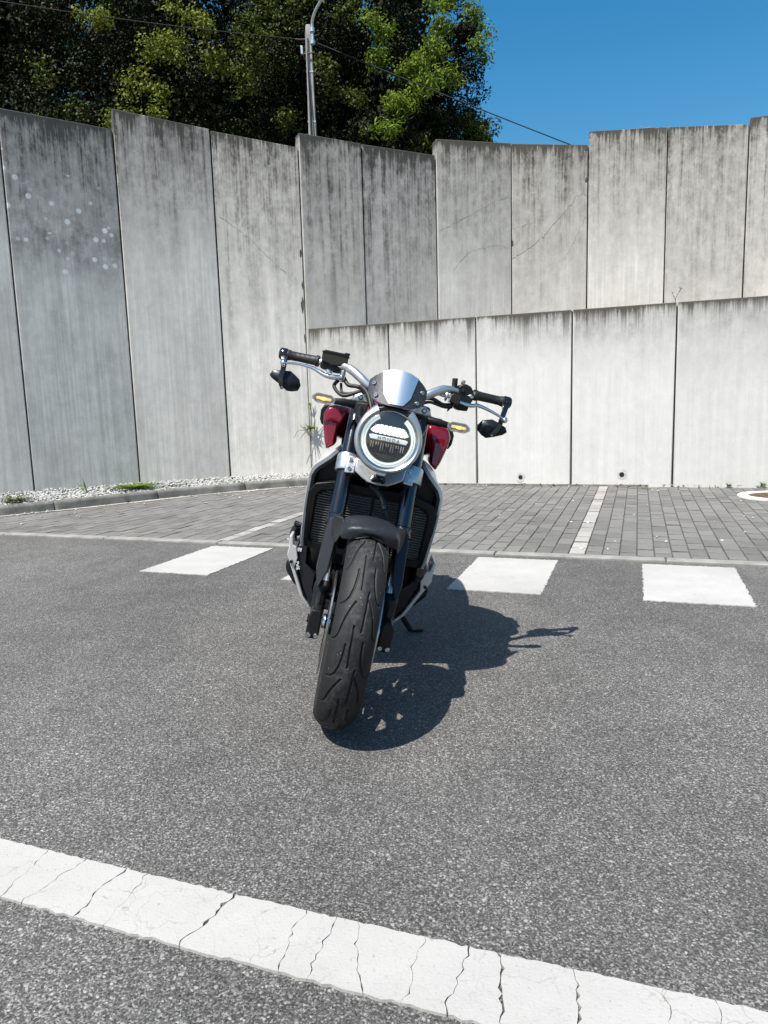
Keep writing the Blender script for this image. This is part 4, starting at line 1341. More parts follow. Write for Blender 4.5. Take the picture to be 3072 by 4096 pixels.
# brake discs
def disc(cx_, R_o, R_i, C, parent, steer=True):
    n = 56
    v1 = lathe([(R_i, -.0024), (R_o, -.0024), (R_o, .0024), (R_i, .0024)], Vector(C) + Vector((cx_, 0, 0)), (1, 0, 0), n, closed=True)
    return part('brake_disc', v1, 'disc', parent, smooth=True, auto=30, steer=steer)
for s_ in (-1, 1):
    d = disc(s_ * .071, .155, .118, (0, 0, .3), fwheel)
    arms = []
    for k in range(6):
        a = k * math.pi / 3 + .2
        e = Vector((0, math.cos(a), math.sin(a))); t = Vector((1, 0, 0)).cross(e)
        arms.append(prism([Vector((s_ * .068, 0, .3)) + e * .03 + t * .016, Vector((s_ * .068, 0, .3)) + e * .125 + t * .008, Vector((s_ * .068, 0, .3)) + e * .125 - t * .008, Vector((s_ * .068, 0, .3)) + e * .03 - t * .016],
                         [Vector((s_ * .073, 0, .3)) + e * .03 + t * .016, Vector((s_ * .073, 0, .3)) + e * .125 + t * .008, Vector((s_ * .073, 0, .3)) + e * .125 - t * .008, Vector((s_ * .073, 0, .3)) + e * .03 - t * .016]))
    part('disc_carrier', join(*arms), 'black_matte', fwheel, **S)
    # red rim decal arcs
    part('rim_stripe', lathe([(.213, -.0006), (.2185, -.0006), (.2185, .0006), (.213, .0006)], (s_ * .0472, 0, .3), (1, 0, 0), 10, closed=True, a0=.25, a1=.75), 'red_print', fwheel, **S)
    part('rim_stripe', lathe([(.213, -.0006), (.2185, -.0006), (.2185, .0006), (.213, .0006)], (s_ * .0472, 0, .3), (1, 0, 0), 10, closed=True, a0=3.3, a1=3.9), 'red_print', fwheel, **S)
part('axle', cyl((-.10, 0, .3), (.10, 0, .3), .0125, 20), 'alu', fwheel, smooth=True, **S)
part('wheel_spacer', lathe([(.013, 0), (.022, 0), (.024, .008), (.018, .014), (.018, .02), (.013, .02)], (-.086, 0, .3), (1, 0, 0), 24, closed=True), 'alu', fwheel, smooth=True, **S)
part('wheel_spacer', lathe([(.013, 0), (.022, 0), (.024, .008), (.018, .014), (.018, .02), (.013, .02)], (.066, 0, .3), (1, 0, 0), 24, closed=True), 'alu', fwheel, smooth=True, **S)

# ---- fork legs
for s_ in (-1, 1):
    a = lambda w: Vector((s_ * FU, fork_y(w), w))
    leg = part('fork_leg', lathe([(.0005, 0), (.026, 0), (.0262, .05), (.0258, .42), (.024, .43), (.0005, .43)], a(.585), AXD, 36), 'fork', smooth=True, **S)
    leg['label'] = 'glossy blue black upside down fork tube'
    part('seal_collar', lathe([(.0265, -.016), (.030, -.016), (.031, -.008), (.0285, .0), (.029, .004), (.0295, .012), (.0265, .016)], a(.578), AXD, 32, closed=True), 'fork', leg, smooth=True, **S)
    part('slider', cyl(a(.37), a(.60), .0205, 24), 'alu', leg, smooth=True, **S)
    # lower casting
    lo = part('casting', lathe([(.0005, .150), (.0195, .150), (.0235, .140), (.0245, .118), (.0225, .112), (.021, .085), (.020, .045), (.0195, 0), (.0185, -.012), (.0005, -.014)], a(.262), AXD, 28), 'black', leg, smooth=True, auto=50, **S)
    y0 = fork_y(.275)
    lug = [(s_ * .088, .262), (s_ * .092, .250), (s_ * .122, .250), (s_ * .127, .258), (s_ * .127, .315), (s_ * .120, .338), (s_ * .094, .338), (s_ * .088, .318)]
    part('axle_lug', prism([(u, -.032, w) for u, w in lug], [(u, .034, w) for u, w in lug]), 'black', leg, bevel=.009, bseg=3, **S)
    rib = [(s_ * .103, .335), (s_ * .111, .335), (s_ * .110, .39), (s_ * .104, .39)]
    part('casting_rib', prism([(u, fork_y(w) - .026, w) for u, w in rib], [(u, fork_y(w), w) for u, w in rib]), 'black', leg, bevel=.002, **S)
    for q in (.096, .118):
        bolt((s_ * q, -.033, .262), (0, -1, -.05), .0072, leg, 'steel')
    # calliper behind the leg
    cal = [(-.045, .055), (-.02, .075), (.045, .06), (.05, -.04), (.02, -.06), (-.04, -.045)]
    cy = fork_y(.37) + .075
    part('brake_calliper', prism([(s_ * .052, cy + p, .375 + q) for p, q in cal], [(s_ * .098, cy + p, .375 + q) for p, q in cal]), 'black_gloss', leg, bevel=.008, **S)
    part('axle_cap', cyl((s_ * .127, 0, .3), (s_ * .131, 0, .3), .013, 20), 'black_gloss', leg, smooth=True, **S)

# ---- lower yoke
yo = []
bro = [(-.083, .781), (-.079, .738), (-.056, .724), (-.034, .713), (0, .709), (.034, .713), (.056, .724), (.079, .738), (.083, .781), (.05, .772), (.03, .760), (-.03, .760), (-.05, .772)]
yoke = part('fork_yoke', prism([(u, .202 + (w - .745) * .466, w) for u, w in bro], [(u, .285 + (w - .745) * .3, w) for u, w in bro]), 'silver', bevel=.004, **S)
yoke['label'] = 'silver lower fork clamp below the headlight'
for s_ in (-1, 1):
    c = Vector((s_ * FU, fork_y(.725), .725))
    part('clamp', lathe([(.0268, 0), (.034, 0), (.0355, .004), (.0355, .026), (.0348, .0265), (.0348, .0285), (.0355, .029), (.0355, .052), (.034, .056), (.0268, .056)], c, AXD, 40, closed=True), 'silver', yoke, smooth=True, auto=30, **S)
    ear = [(s_ * .077, .728), (s_ * .112, .726), (s_ * .108, .782), (s_ * .081, .783)]
    part('clamp_ear', prism([(u, fork_y(w) - .040, w) for u, w in ear], [(u, fork_y(w), w) for u, w in ear]), 'silver', yoke, bevel=.005, **S)
    for w in (.742, .768):
        bolt((s_ * .0975, fork_y(w) - .0405, w), (0, -1, .30), .0068, yoke, 'steel')
    part('clamp_slit', box((s_ * .0795, fork_y(.755) - .0395, .755), (.0018, .004, .054), Matrix.Rotation(-.436, 3, 'X')), 'hole', yoke, **S)
part('stem_cap', lathe([(.0005, .004), (.012, .004), (.013, .007), (.022, .005), (.026, 0), (.026, -.012)], (.0, .196, .7165), (0, -.8, -.6), 28), 'black_gloss', yoke, smooth=True, **S)
# upper clamp
topy = fork_y(.965)
bu = [(-.135, .952), (-.128, .972), (-.108, .984), (-.088, .988), (-.07, .966), (-.04, .96), (.04, .96), (.07, .966), (.088, .988), (.108, .984), (.128, .972), (.135, .952)]
tcl = part('top_clamp', prism([(u, topy - .042, w) for u, w in bu], [(u, topy + .045, w) for u, w in bu]), 'silver', bevel=.006, **S)
for s_ in (-1, 1):
    bolt((s_ * .107, topy - .042, .968), (0, -1, .1), .0085, tcl, 'black_gloss')
    bolt((s_ * .107, topy - .045, .968), (0, -1, .1), .0055, tcl, 'steel')

# ---- front fender
rings = []
C0 = Vector((0, 0, .3))
prof = [(-.088, -.036), (-.087, -.020), (-.080, -.004), (-.064, .007), (-.040, .013), (-.014, .016), (.014, .016), (.040, .013), (.064, .007), (.080, -.004), (.087, -.020), (.088, -.036)]
inner = [(u * .955, h - .004) for u, h in reversed(prof)]
for k in range(15):
    a = R(-18 + k * 5.0)          # forward negative
    Rr = .3135 + .004 * math.cos(a) - .002 * (k == 0)
    sc = 1.0 - .10 * (k == 0) - .03 * (k == 1)
    ring = []
    for u, h in prof + inner:
        rr_ = Rr + h
        ring.append(C0 + Vector((u * sc, math.sin(a) * rr_, math.cos(a) * rr_)))
    rings.append(ring)
fend = part('front_fender', loft(rings), 'graphite', smooth=True, auto=180, sub=2, **S)
for s_ in (-1, 1):
    # long pointed guards in front of the fork legs
    out = [(.092, .607), (.124, .586), (.130, .560), (.133, .432), (.124, .392), (.117, .388), (.099, .44), (.093, .535)]
    fy = lambda w, q: fork_y(w) - q
    fr = [(s_ * u, fy(w, .050 if .098 < u < .128 else .036), w) for u, w in out]
    bk = [(s_ * (u + (.004 if u > .115 else -.002)), fy(w, -.012), w) for u, w in out]
    g = part('fork_guard', prism(fr, bk), 'graphite', fend, bevel=.005, bseg=2, **S)
    # bridge between fender side and guard
    br = [(s_ * .080, -.002, .612), (s_ * .098, .02, .608), (s_ * .118, fy(.59, .05), .594), (s_ * .112, fy(.54, .05), .54), (s_ * .094, .03, .53), (s_ * .083, .0, .565)]
    bk = [(x, y + .05, z) for x, y, z in br]
    part('fender_stay', prism(br, bk), 'graphite', fend, bevel=.006, bseg=2, **S)
    part('guard_hole', lathe([(.0005, .001), (.005, .001), (.0065, .0015), (.0065, -.004)], (s_ * .1285, fy(.425, .034), .425), (s_ * .5, -1, 0), 14), 'hole', fend, **S)

# ---- headlight
HC = Vector((0, .09, .860))
HN = Vector((0, -1, .06)).normalized(); HX = Vector((1, 0, 0)); HU = HX.cross(HN) * -1
if HU.z < 0: HU = -HU
def hp(r, a, d):
    """polar point on the lamp: angle a clockwise from up, depth d towards the viewer"""
    return HC + HX * (r * math.sin(a)) + HU * (r * math.cos(a)) + HN * d
def arc_ring(prof_fn, a0, a1, n, closed=True):
    rings = []
    for k in range(n + 1):
        a = a0 + (a1 - a0) * k / n
        rings.append([hp(r, a, d) for r, d in prof_fn(a)])
    v, f = loft(rings, cap=False)
    m = len(rings[0])
    f.append(tuple(range(m))); f.append(tuple(range(n * m + m - 1, n * m - 1, -1)))
    return v, f
G = R(29)
def bez(a):
    aa = min(a - G, 2 * math.pi - G - a)
    fl = .010 * max(0, 1 - aa / .75) ** 1.5
    return [(.0865, -.004), (.0885, .004), (.093, .007), (.099 + fl * .7, .003), (.1025 + fl, -.006), (.1025 + fl, -.022), (.096, -.03), (.086, -.02)]
hl = part('headlight', arc_ring(bez, G, 2 * math.pi - G, 90), 'silver', smooth=True, auto=35, **S)
hl['label'] = 'round headlight with silver bezel and lit ring'
part('lamp_bowl', lathe([(.0865, -.001), (.088, -.01), (.092, -.03), (.085, -.06), (.06, -.085), (.03, -.095), (.0005, -.096)], HC, HN, 56), 'black', hl, smooth=True, **S)
part('lamp_back', lathe([(.0005, -.022), (.066, -.022), (.0665, -.014), (.088, -.012)], HC, HN, 56), 'lamp_dark', hl, smooth=True, auto=30, **S)
part('outer_trim', lathe([(.0835, -.012), (.084, -.001), (.0868, .0005), (.0868, -.012)], HC, HN, 72, closed=True), 'reflector', hl, smooth=True, auto=30, **S)
part('light_ring', arc_ring(lambda a: [(.0680, -.011), (.0690, -.004), (.075, -.002), (.0815, -.004), (.0825, -.011)], R(32), R(328), 80), 'drl', hl, smooth=True, **S)
part('ring_line', arc_ring(lambda a: [(.0748, -.0022), (.0748, -.0012), (.0755, -.0012), (.0755, -.0022)], R(33), R(327), 80), 'lamp_dark', hl, **S)
part('ring_line', arc_ring(lambda a: [(.0672, -.012), (.0672, -.003), (.0685, -.003), (.0685, -.012)], R(31), R(329), 80), 'reflector', hl, **S)
def hq(u, w, d): return HC + HX * u + HU * w + HN * d
# upper visor with fine ribs
up_out = [(-.043, .052), (-.037, .074), (-.015, .082), (.015, .082), (.037, .074), (.043, .052)]
part('brow', prism([hq(u, w, -.006) for u, w in up_out], [hq(u, w, -.02) for u, w in up_out]), 'lamp_dark', hl, bevel=.001, **S)
for k in range(8):
    u = -.033 + k * .0094
    part('brow_rib', prism([hq(u + a, w, -.0045) for a, w in ((-.0034, .046), (.0034, .046), (.0030, .060), (-.0030, .060))], [hq(u + a, w, -.012) for a, w in ((-.0034, .046), (.0034, .046), (.0030, .060), (-.0030, .060))]), 'lamp_dark', hl, **S)
# lit upper bank of reflector cells
for k in range(9):
    u0 = -.0585 + k * .0131; u1 = u0 + .0103
    tp = lambda u: min(.0415, math.sqrt(max(0, .064 ** 2 - u * u)) - .008)
    ring = [(u0, .0150 + .006 * (abs(u0) > .054)), (u1, .0150 + .006 * (abs(u1) > .054)), (u1, max(.022, tp(u1))), (u0, max(.022, tp(u0)))]
    cell = [hq(u, w, -.0085 - .003 * (k % 2)) for u, w in ring]; cb = [hq(u * .97, w, -.018) for u, w in ring]
    part('led_cell', prism(cell, cb), 'led', hl, bevel=.0015, bseg=1, **S)
    part('cell_rib', prism([hq(u1 + .0001 + a, w, -.0065) for a, w in ((.0004, .018), (.0022, .018), (.0022, .040), (.0004, .040))], [hq(u1 + a, w, -.018) for a, w in ((.0004, .018), (.0022, .018), (.0022, .040), (.0004, .040))]), 'reflector', hl, **S)
# name bar
bar_o = [(-.060, .0055), (-.055, -.0055), (.055, -.0055), (.060, .0055), (.052, .0085), (-.052, .0085)]
bar = part('name_bar', prism([hq(u, w, .0005) for u, w in bar_o], [hq(u, w, -.018) for u, w in bar_o]), 'white_print', hl, bevel=.0015, **S)
def lettering(txt, size, org, xd, yd, mat, parent, steer, ext=.0004, spacing=1.0):
    cu = bpy.data.curves.new('lettering', 'FONT'); cu.body = txt; cu.size = size; cu.extrude = ext
    cu.align_x = 'CENTER'; cu.align_y = 'CENTER'; cu.space_character = spacing
    to = bpy.data.objects.new('tmp', cu); COL.objects.link(to)
    bpy.context.view_layer.update()
    me = bpy.data.meshes.new_from_object(to.evaluated_get(bpy.context.evaluated_depsgraph_get()))
    bpy.data.objects.remove(to, do_unlink=True)
    xd = Vector(xd).normalized(); yd = Vector(yd).normalized(); zd = xd.cross(yd)
    Mx = Matrix((xd, yd, zd)).transposed().to_4x4(); Mx.translation = Vector(org)
    if steer: Mx = STEER @ Mx
    me.transform(Mx); me.materials.clear(); me.materials.append(MAT[mat])
    o = bpy.data.objects.new('lettering', me); link(o, parent)
    return o
lettering('HONDA', .0145, hq(0, .0012, .0014), HX, HU, 'badge', hl, True, ext=.0006, spacing=1.45)
# unlit lower bank
for k in range(7):
    u0 = -.053 + k * .0154; u1 = u0 + .0135
    bt = -min(.044, math.sqrt(max(0, .064 ** 2 - ((u0 + u1) / 2) ** 2)) - .006)
    v_ = [hq(u0, -.0105, -.008), hq(u1, -.0105, -.008), hq(u1 - .001, bt, -.017), hq(u0 + .001, bt, -.017)]
    b2_ = [hq(u0, -.0105, -.020), hq(u1, -.0105, -.020), hq(u1, bt, -.021), hq(u0, bt, -.021)]
    part('low_cell', prism(v_, b2_), 'lamp_dark', hl, bevel=.001, bseg=1, **S)
    for q, ww in ((.25, .0022), (.75, .0016)):
        uc = u0 + .0135 * q
        lo_ = -.0115; hi_ = bt * (.62 if k % 2 else .8)
        part('low_cell_glint', prism([hq(uc - ww, lo_, -.0068), hq(uc + ww, lo_, -.0068), hq(uc + ww * .4, hi_, -.0135), hq(uc - ww * .4, hi_, -.0135)], [hq(uc - ww, lo_, -.012), hq(uc + ww, lo_, -.012), hq(uc + ww, hi_, -.016), hq(uc - ww, hi_, -.016)]), 'reflector', hl, **S)
chin = [(-.028, -.046), (.028, -.046), (.02, -.060), (-.02, -.060)]
part('chin_block', prism([hq(u, w, -.010) for u, w in chin], [hq(u, w, -.02) for u, w in chin]), 'lamp_dark', hl, bevel=.002, **S)
part('lens', lathe([(.0870, -.002), (.083, .004), (.06, .0095), (.03, .0125), (.0005, .0135)], HC, HN, 56), 'lens', hl, smooth=True, auto=180, **S)
# black mounts between the lamp and the forks
for s_ in (-1, 1):
    part('lamp_stay', tube(catmull([hq(s_ * .088, .03, -.03), hq(s_ * .10, .05, -.08), (s_ * .10, .22, .93)], 5), .012, 10), 'black', hl, smooth=True, **S)
nk = [(-.046, .062), (-.052, .078), (-.03, .088), (.03, .088), (.052, .078), (.046, .062)]
part('lamp_neck', prism([hq(u, w + .012, -.012) for u, w in nk], [hq(u * 1.3, w + .012, -.08) for u, w in nk]), 'black', hl, bevel=.006, **S)
chn = [(-.018, -.098), (.018, -.098), (.010, -.111), (-.010, -.111)]
part('bezel_lip', prism([hq(u, w, -.004) for u, w in chn], [hq(u, w, -.028) for u, w in chn]), 'silver', hl, bevel=.003, **S)

# ---- fly screen
def scr_y(u, w): return .118 + (w - 1.01) * .42 + (abs(u) / .09) ** 2 * .045
half = [(0, 1.070), (.03, 1.066), (.056, 1.056), (.076, 1.041), (.090, 1.027), (.091, 1.005), (.087, .984), (.072, .971), (.045, .962), (.022, .960), (0, .960)]
outl = half + mir(half[1:-1])[::-1]
def curved_plate(outline, off, thick, nx=14):
    """plate following the screen's curve: slice the outline into columns"""
    us = sorted(set([round(p[0], 4) for p in outline] + [round(-.091 + .182 * k / (nx * 2), 4) for k in range(nx * 2 + 1)]))
    mn, mx = min(p[0] for p in outline), max(p[0] for p in outline)
    us = [u for u in us if mn - 1e-6 <= u <= mx + 1e-6]
    def span(u):
        ws = []
        n = len(outline)
        for i in range(n):
            (u0, w0), (u1, w1) = outline[i], outline[(i + 1) % n]
            if min(u0, u1) - 1e-7 <= u <= max(u0, u1) + 1e-7:
                if abs(u1 - u0) < 1e-9: ws += [w0, w1]
                else: ws.append(w0 + (w1 - w0) * (u - u0) / (u1 - u0))
        return min(ws), max(ws)
    cols = []
    for u in us:
        lo_, hi_ = span(u)
        if hi_ - lo_ < 5e-4: hi_ = lo_ + 5e-4
        cols.append([(u, lo_ + (hi_ - lo_) * k / 6) for k in range(7)])
    rings = []
    for c_ in cols:
        fr = [(u, scr_y(u, w) - off, w) for u, w in c_]
        bk = [(u, scr_y(u, w) - off + thick, w) for u, w in reversed(c_)]
        rings.append(fr + bk)
    return loft(rings)
scr = part('fly_screen', curved_plate(outl, 0, .004), 'speckle', smooth=True, auto=40, **S)
scr['label'] = 'small black fly screen with brushed silver centre plate'
mh_ = [(0, 1.0715), (.03, 1.0675), (.0555, 1.0575), (.0415, .992), (.022, .967), (0, .966)]
part('silver_plate', curved_plate(mh_ + mir(mh_[1:-1])[::-1], .0025, .003), 'brushed', scr, smooth=True, auto=40, **S)
for u, w in ((.0735, 1.018), (.062, .983)):
    for s_ in (-1, 1):
        bolt((s_ * u, scr_y(u, w) - .0005, w), (s_ * .75, -1, .35), .0068, scr, 'steel')
part('instrument_pod', prism([(u * .8, .15 + (w - 1.01) * .4, .985 + (w - .985) * .6) for u, w in outl], [(u * .7, .25, .98 + (w - .985) * .6) for u, w in outl]), 'black', **S, bevel=.006)

# ---- indicators
for s_ in (-1, 1):
    oct_ = [(.184, -.004), (.184, .006), (.197, .0155), (.241, .0165), (.250, .012), (.258, .003), (.258, -.003), (.247, -.0125), (.238, -.0155), (.197, -.0155)]
    iw = .9385
    bx_ = part('indicator', prism([(s_ * u, .250, iw + w) for u, w in oct_], [(s_ * (u * .96 + .008), .275, iw + w * .8) for u, w in oct_]), 'black', bevel=.003, **S)
    bx_['label'] = 'slim indicator with amber light, lit'
    cxm = .2205
    rim_o = [(cxm + (u - cxm) * 1.0, w * 1.0) for u, w in oct_]
    rim_i = [(cxm + (u - cxm) * .88, w * .80) for u, w in oct_]
    V_ = [(s_ * u, .2475, iw + w) for u, w in rim_o] + [(s_ * u, .2475, iw + w) for u, w in rim_i] + [(s_ * u, .252, iw + w) for u, w in rim_o] + [(s_ * u, .252, iw + w) for u, w in rim_i]
    n = len(oct_); F_ = []
    for i in range(n):
        j = (i + 1) % n
        F_ += [(i, j, n + j, n + i), (2 * n + i, 2 * n + j, j, i), (n + i, n + j, 3 * n + j, 3 * n + i)]
    part('lens_rim', (V_, F_), 'silver', bx_, **S)
    part('reflector', prism([(s_ * u, .2498, iw + w) for u, w in rim_i], [(s_ * u, .253, iw + w) for u, w in rim_i]), 'ind_reflector', bx_, **S)
    part('amber_strip', box((s_ * cxm, .2490, iw), (.048, .004, .0085)), 'amber_lo', bx_, bevel=.002, **S)
    part('amber_bulb', ball((s_ * (cxm + .001), .2475, iw), .0048, 12, 8, (2.0, .6, 1)), 'amber', bx_, smooth=True, **S)
    for k in range(3):
        part('lens_rib', box((s_ * (cxm + .027 + k * .0045), .2485, iw), (.0016, .004, .014)), 'silver', bx_, **S)
        part('lens_rib', box((s_ * (cxm - .025 - k * .004), .2485, iw), (.0014, .004, .013)), 'silver', bx_, **S)
    part('lens', prism([(s_ * (cxm + (u - cxm) * .95), .2462, iw + w * .9) for u, w in oct_], [(s_ * u, .2478, iw + w) for u, w in rim_o]), 'lens2', bx_, **S)
    st_ = catmull([(s_ * .188, .258, iw), (s_ * .165, .258, iw + .002), (s_ * .14, .262, iw + .003), (s_ * .118, .268, iw + .002), (s_ * .095, .275, iw - .002)], 5)
    part('stalk', tube(st_, [.010, .0165], 14), 'black', bx_, smooth=True, **S)
    for u in (.152, .157, .162):
        part('stalk_ring', lathe([(.0125, -.0014), (.0142, -.0014), (.0142, .0014), (.0125, .0014)], (s_ * u, .2595, iw + .002), (1, 0, 0), 18, closed=True), 'black_matte', bx_, **S)
    part('stalk_base', prism([(s_ * .075, .235, .955), (s_ * .118, .250, .953), (s_ * .122, .252, .925), (s_ * .10, .24, .88), (s_ * .085, .235, .89)], [(s_ * .075, .30, .955), (s_ * .118, .30, .953), (s_ * .122, .30, .925), (s_ * .10, .28, .88), (s_ * .085, .28, .89)]), 'black_matte', bx_, bevel=.006, **S)

# ---- handlebar
hb = catmull([(-.385, .432, 1.057), (-.262, .405, 1.057), (-.20, .375, 1.057), (-.160, .345, 1.052), (-.120, .322, 1.030), (-.088, .312, 1.010), (-.05, .31, 1.002), (0, .31, 1.0)], 7)
hb = hb + [Vector((-p.x, p.y, p.z)) for p in reversed(hb[:-1])]
rs_ = []
for p in hb: rs_.append(.011 if abs(p.x) > .24 else .0125 if abs(p.x) > .16 else .0145)
bars = part('handlebar', tube(hb, rs_, 18), 'silver', smooth=True, auto=180, **S)
bars['label'] = 'tapered silver handlebar'
for s_ in (-1, 1):
    g0, g1 = Vector((s_ * .268, .4065, 1.057)), Vector((s_ * .378, .4305, 1.057))
    d = g1 - g0; L = d.length
    pr = [(.011, 0), (.0185, 0), (.0190, .003), (.0190, .010), (.0165, .012), (.0158, .03), (.0152, .07), (.0158, L - .012), (.0175, L - .010), (.018, L - .002), (.011, L)]
    gp = part('grip', lathe(pr, g0, d, 28), 'hose', bars, smooth=True, auto=40, **S)
    x_, y_, d_ = frame(d)
    for k in range(5):
        for a in (2.1, 3.6, 5.2, .6):
            t0 = .028 + k * .017
            p0 = g0 + d_ * t0 + (x_ * math.cos(a) + y_ * math.sin(a)) * .0157
            p1 = g0 + d_ * (t0 + .012) + (x_ * math.cos(a + .5) + y_ * math.sin(a + .5)) * .0157
            part('grip_rib', tube([p0, p1], .0012, 5), 'black_matte', bars, **S)
    # bar end clamp
    be = g1 + d_ * .012
    part('bar_end', lathe([(.0005, -.012), (.019, -.012), (.0205, -.009), (.0205, .009), (.018, .013), (.0005, .013)], be, d, 28), 'black_gloss', bars, smooth=True, auto=40, **S)
# ---- levers
lvb = catmull([(-.379, .362, 1.026), (-.336, .366, 1.032), (-.290, .366, 1.031), (-.262, .362, 1.024), (-.236, .355, 1.015), (-.205, .35, 1.014), (-.178, .352, 1.018)], 6)
rl = [.0052 + .0062 * min(1, max(0, (p.x + .33) / .11)) for p in lvb]
lv = part('brake_lever', tube(lvb, rl, 12, flat=.75), 'alu', smooth=True, auto=180, **S)
part('lever_ball', ball((-.379, .362, 1.026), .0105, 16, 10), 'alu', lv, smooth=True, **S)
part('lever_adjuster', cyl((-.226, .350, 1.024), (-.226, .350, 1.035), .013, 20, ch=.002), 'alu', lv, smooth=True, **S)
part('lever_pivot', cyl((-.180, .356, 1.004), (-.180, .356, 1.042), .0095, 16, ch=.002), 'steel', lv, smooth=True, **S)
lvc = catmull([(.384, .362, .995), (.364, .364, 1.004), (.322, .366, 1.017), (.283, .364, 1.024), (.266, .360, 1.019), (.235, .355, 1.019), (.198, .352, 1.027)], 6)
rl = [.0052 + .0038 * min(1, max(0, (.36 - p.x) / .1)) for p in lvc]
lv = part('clutch_lever', tube(lvc, rl, 12, flat=.8), 'alu', smooth=True, auto=180, **S)
part('lever_ball', ball((.384, .362, .995), .0105, 16, 10), 'alu', lv, smooth=True, **S)
part('cable_adjuster', lathe([(.003, -.014), (.006, -.012), (.006, 0), (.0155, .001), (.0165, .003), (.0165, .007), (.012, .009), (.006, .010), (.006, .016), (.003, .018)], (.166, .345, 1.032), (1, 0, 0), 22), 'silver', lv, smooth=True, auto=30, **S)
prc = [(.188, 1.045), (.215, 1.048), (.222, 1.02), (.21, 1.008), (.185, 1.015)]
part('lever_perch', prism([(u, .342, w) for u, w in prc], [(u, .41, w) for u, w in prc]), 'black_gloss', lv, bevel=.004, **S)
part('lever_perch', prism([(.186, .36, 1.0), (.194, .36, 1.012), (.200, .36, 1.0), (.188, .36, .982)], [(.186, .375, 1.0), (.194, .375, 1.012), (.200, .375, 1.0), (.188, .375, .982)]), 'black', lv, **S)
# ---- brake reservoir and master cylinder
ro = [(-.258, 1.058), (-.259, 1.086), (-.252, 1.092), (-.215, 1.094), (-.182, 1.093), (-.172, 1.085), (-.171, 1.064), (-.180, 1.056), (-.215, 1.050)]
rv = part('fluid_reservoir', prism([(u, .352, w) for u, w in ro], [(u, .412, w) for u, w in ro]), 'black_gloss', bevel=.005, **S)
rl_ = [(-.2605, 1.0855), (-.2605, 1.0925), (-.25, 1.0965), (-.182, 1.0965), (-.1695, 1.092), (-.1695, 1.0845)]
part('reservoir_cap', prism([(u, .349, w) for u, w in rl_], [(u, .415, w) for u, w in rl_]), 'black', rv, bevel=.003, **S)
part('cap_screw', cyl((-.178, .37, 1.094), (-.178, .37, 1.101), .009, 14, ch=.0015), 'black', rv, **S)
mo = [(-.260, 1.036), (-.258, 1.062), (-.215, 1.054), (-.175, 1.058), (-.172, 1.036), (-.2, 1.030), (-.225, 1.030)]
part('master_cylinder', prism([(u, .362, w) for u, w in mo], [(u, .418, w) for u, w in mo]), 'black', rv, bevel=.005, **S)
# ---- left switch gear
so = [(.200, 1.062), (.210, 1.078), (.228, 1.086), (.250, 1.080), (.263, 1.062), (.265, 1.035), (.258, 1.022), (.254, .997), (.222, .995), (.206, 1.003), (.206, 1.02), (.213, 1.038)]
sw = part('switch_housing', prism([(u, .368, w) for u, w in so], [(u, .428, w) for u, w in so]), 'black', bevel=.005, **S)
part('switch_button', prism([(.243, .366, 1.05), (.256, .362, 1.054), (.265, .366, 1.046), (.258, .364, 1.042)], [(.243, .37, 1.05), (.256, .372, 1.056), (.267, .37, 1.046), (.258, .37, 1.040)]), 'silver', sw, bevel=.001, **S)
part('switch_button', box((.222, .39, 1.090), (.012, .02, .014), Matrix.Rotation(.3, 3, 'Y')), 'slat', sw, bevel=.002, **S)
part('switch_button', box((.224, .366, 1.062), (.010, .008, .014)), 'black_gloss', sw, bevel=.002, **S)
part('mirror_plug', cyl((.196, .372, 1.055), (.190, .368, 1.096), .0095, 16, ch=.0015), 'hose', sw, smooth=True, **S)
part('mirror_plug', cyl((.200, .374, 1.035), (.196, .372, 1.058), .0115, 16, ch=.002), 'black_gloss', sw, smooth=True, **S)

# ---- bar end mirrors
def mirror(outline, peak, ridge, s_):
    n = len(outline)
    c = Vector((sum(p[0] for p in outline) / n, 0, sum(p[1] for p in outline) / n))
    back = [(u, .416, w) for u, w in outline]
    mid = [(c.x + (u - c.x) * .97, .408, c.z + (w - c.z) * .97) for u, w in outline]
    fr = [(peak[0] + (u - peak[0]) * .42, .396, peak[1] + (w - peak[1]) * .36) for u, w in outline]
    rear = [(c.x + (u - c.x) * .95, .421, c.z + (w - c.z) * .95) for u, w in outline]
    m_ = part('mirror', loft([rear, back, mid, fr]), 'dark_panel', bevel=.0015, **S)
    part('mirror_glass', prism([(c.x + (u - c.x) * .9, .4225, c.z + (w - c.z) * .9) for u, w in outline], [(c.x + (u - c.x) * .9, .4205, c.z + (w - c.z) * .9) for u, w in outline]), 'mirror', m_, **S)
    return m_
mL = [(-.424, .980), (-.414, .998), (-.390, 1.001), (-.356, 1.006), (-.338, .996), (-.321, .984), (-.313, .965), (-.320, .945), (-.340, .939), (-.357, .938), (-.385, .955), (-.416, .971)]
m1 = mirror(mL, (-.362, .968), None, -1); m1['label'] = 'black faceted bar end mirror'
mRr = [(.308, .944), (.306, .962), (.320, .981), (.352, .990), (.379, .982), (.404, .972), (.412, .957), (.400, .945), (.372, .932), (.344, .922), (.325, .930)]
m2 = mirror(mRr, (.352, .955), None, 1); m2['label'] = 'black faceted bar end mirror'
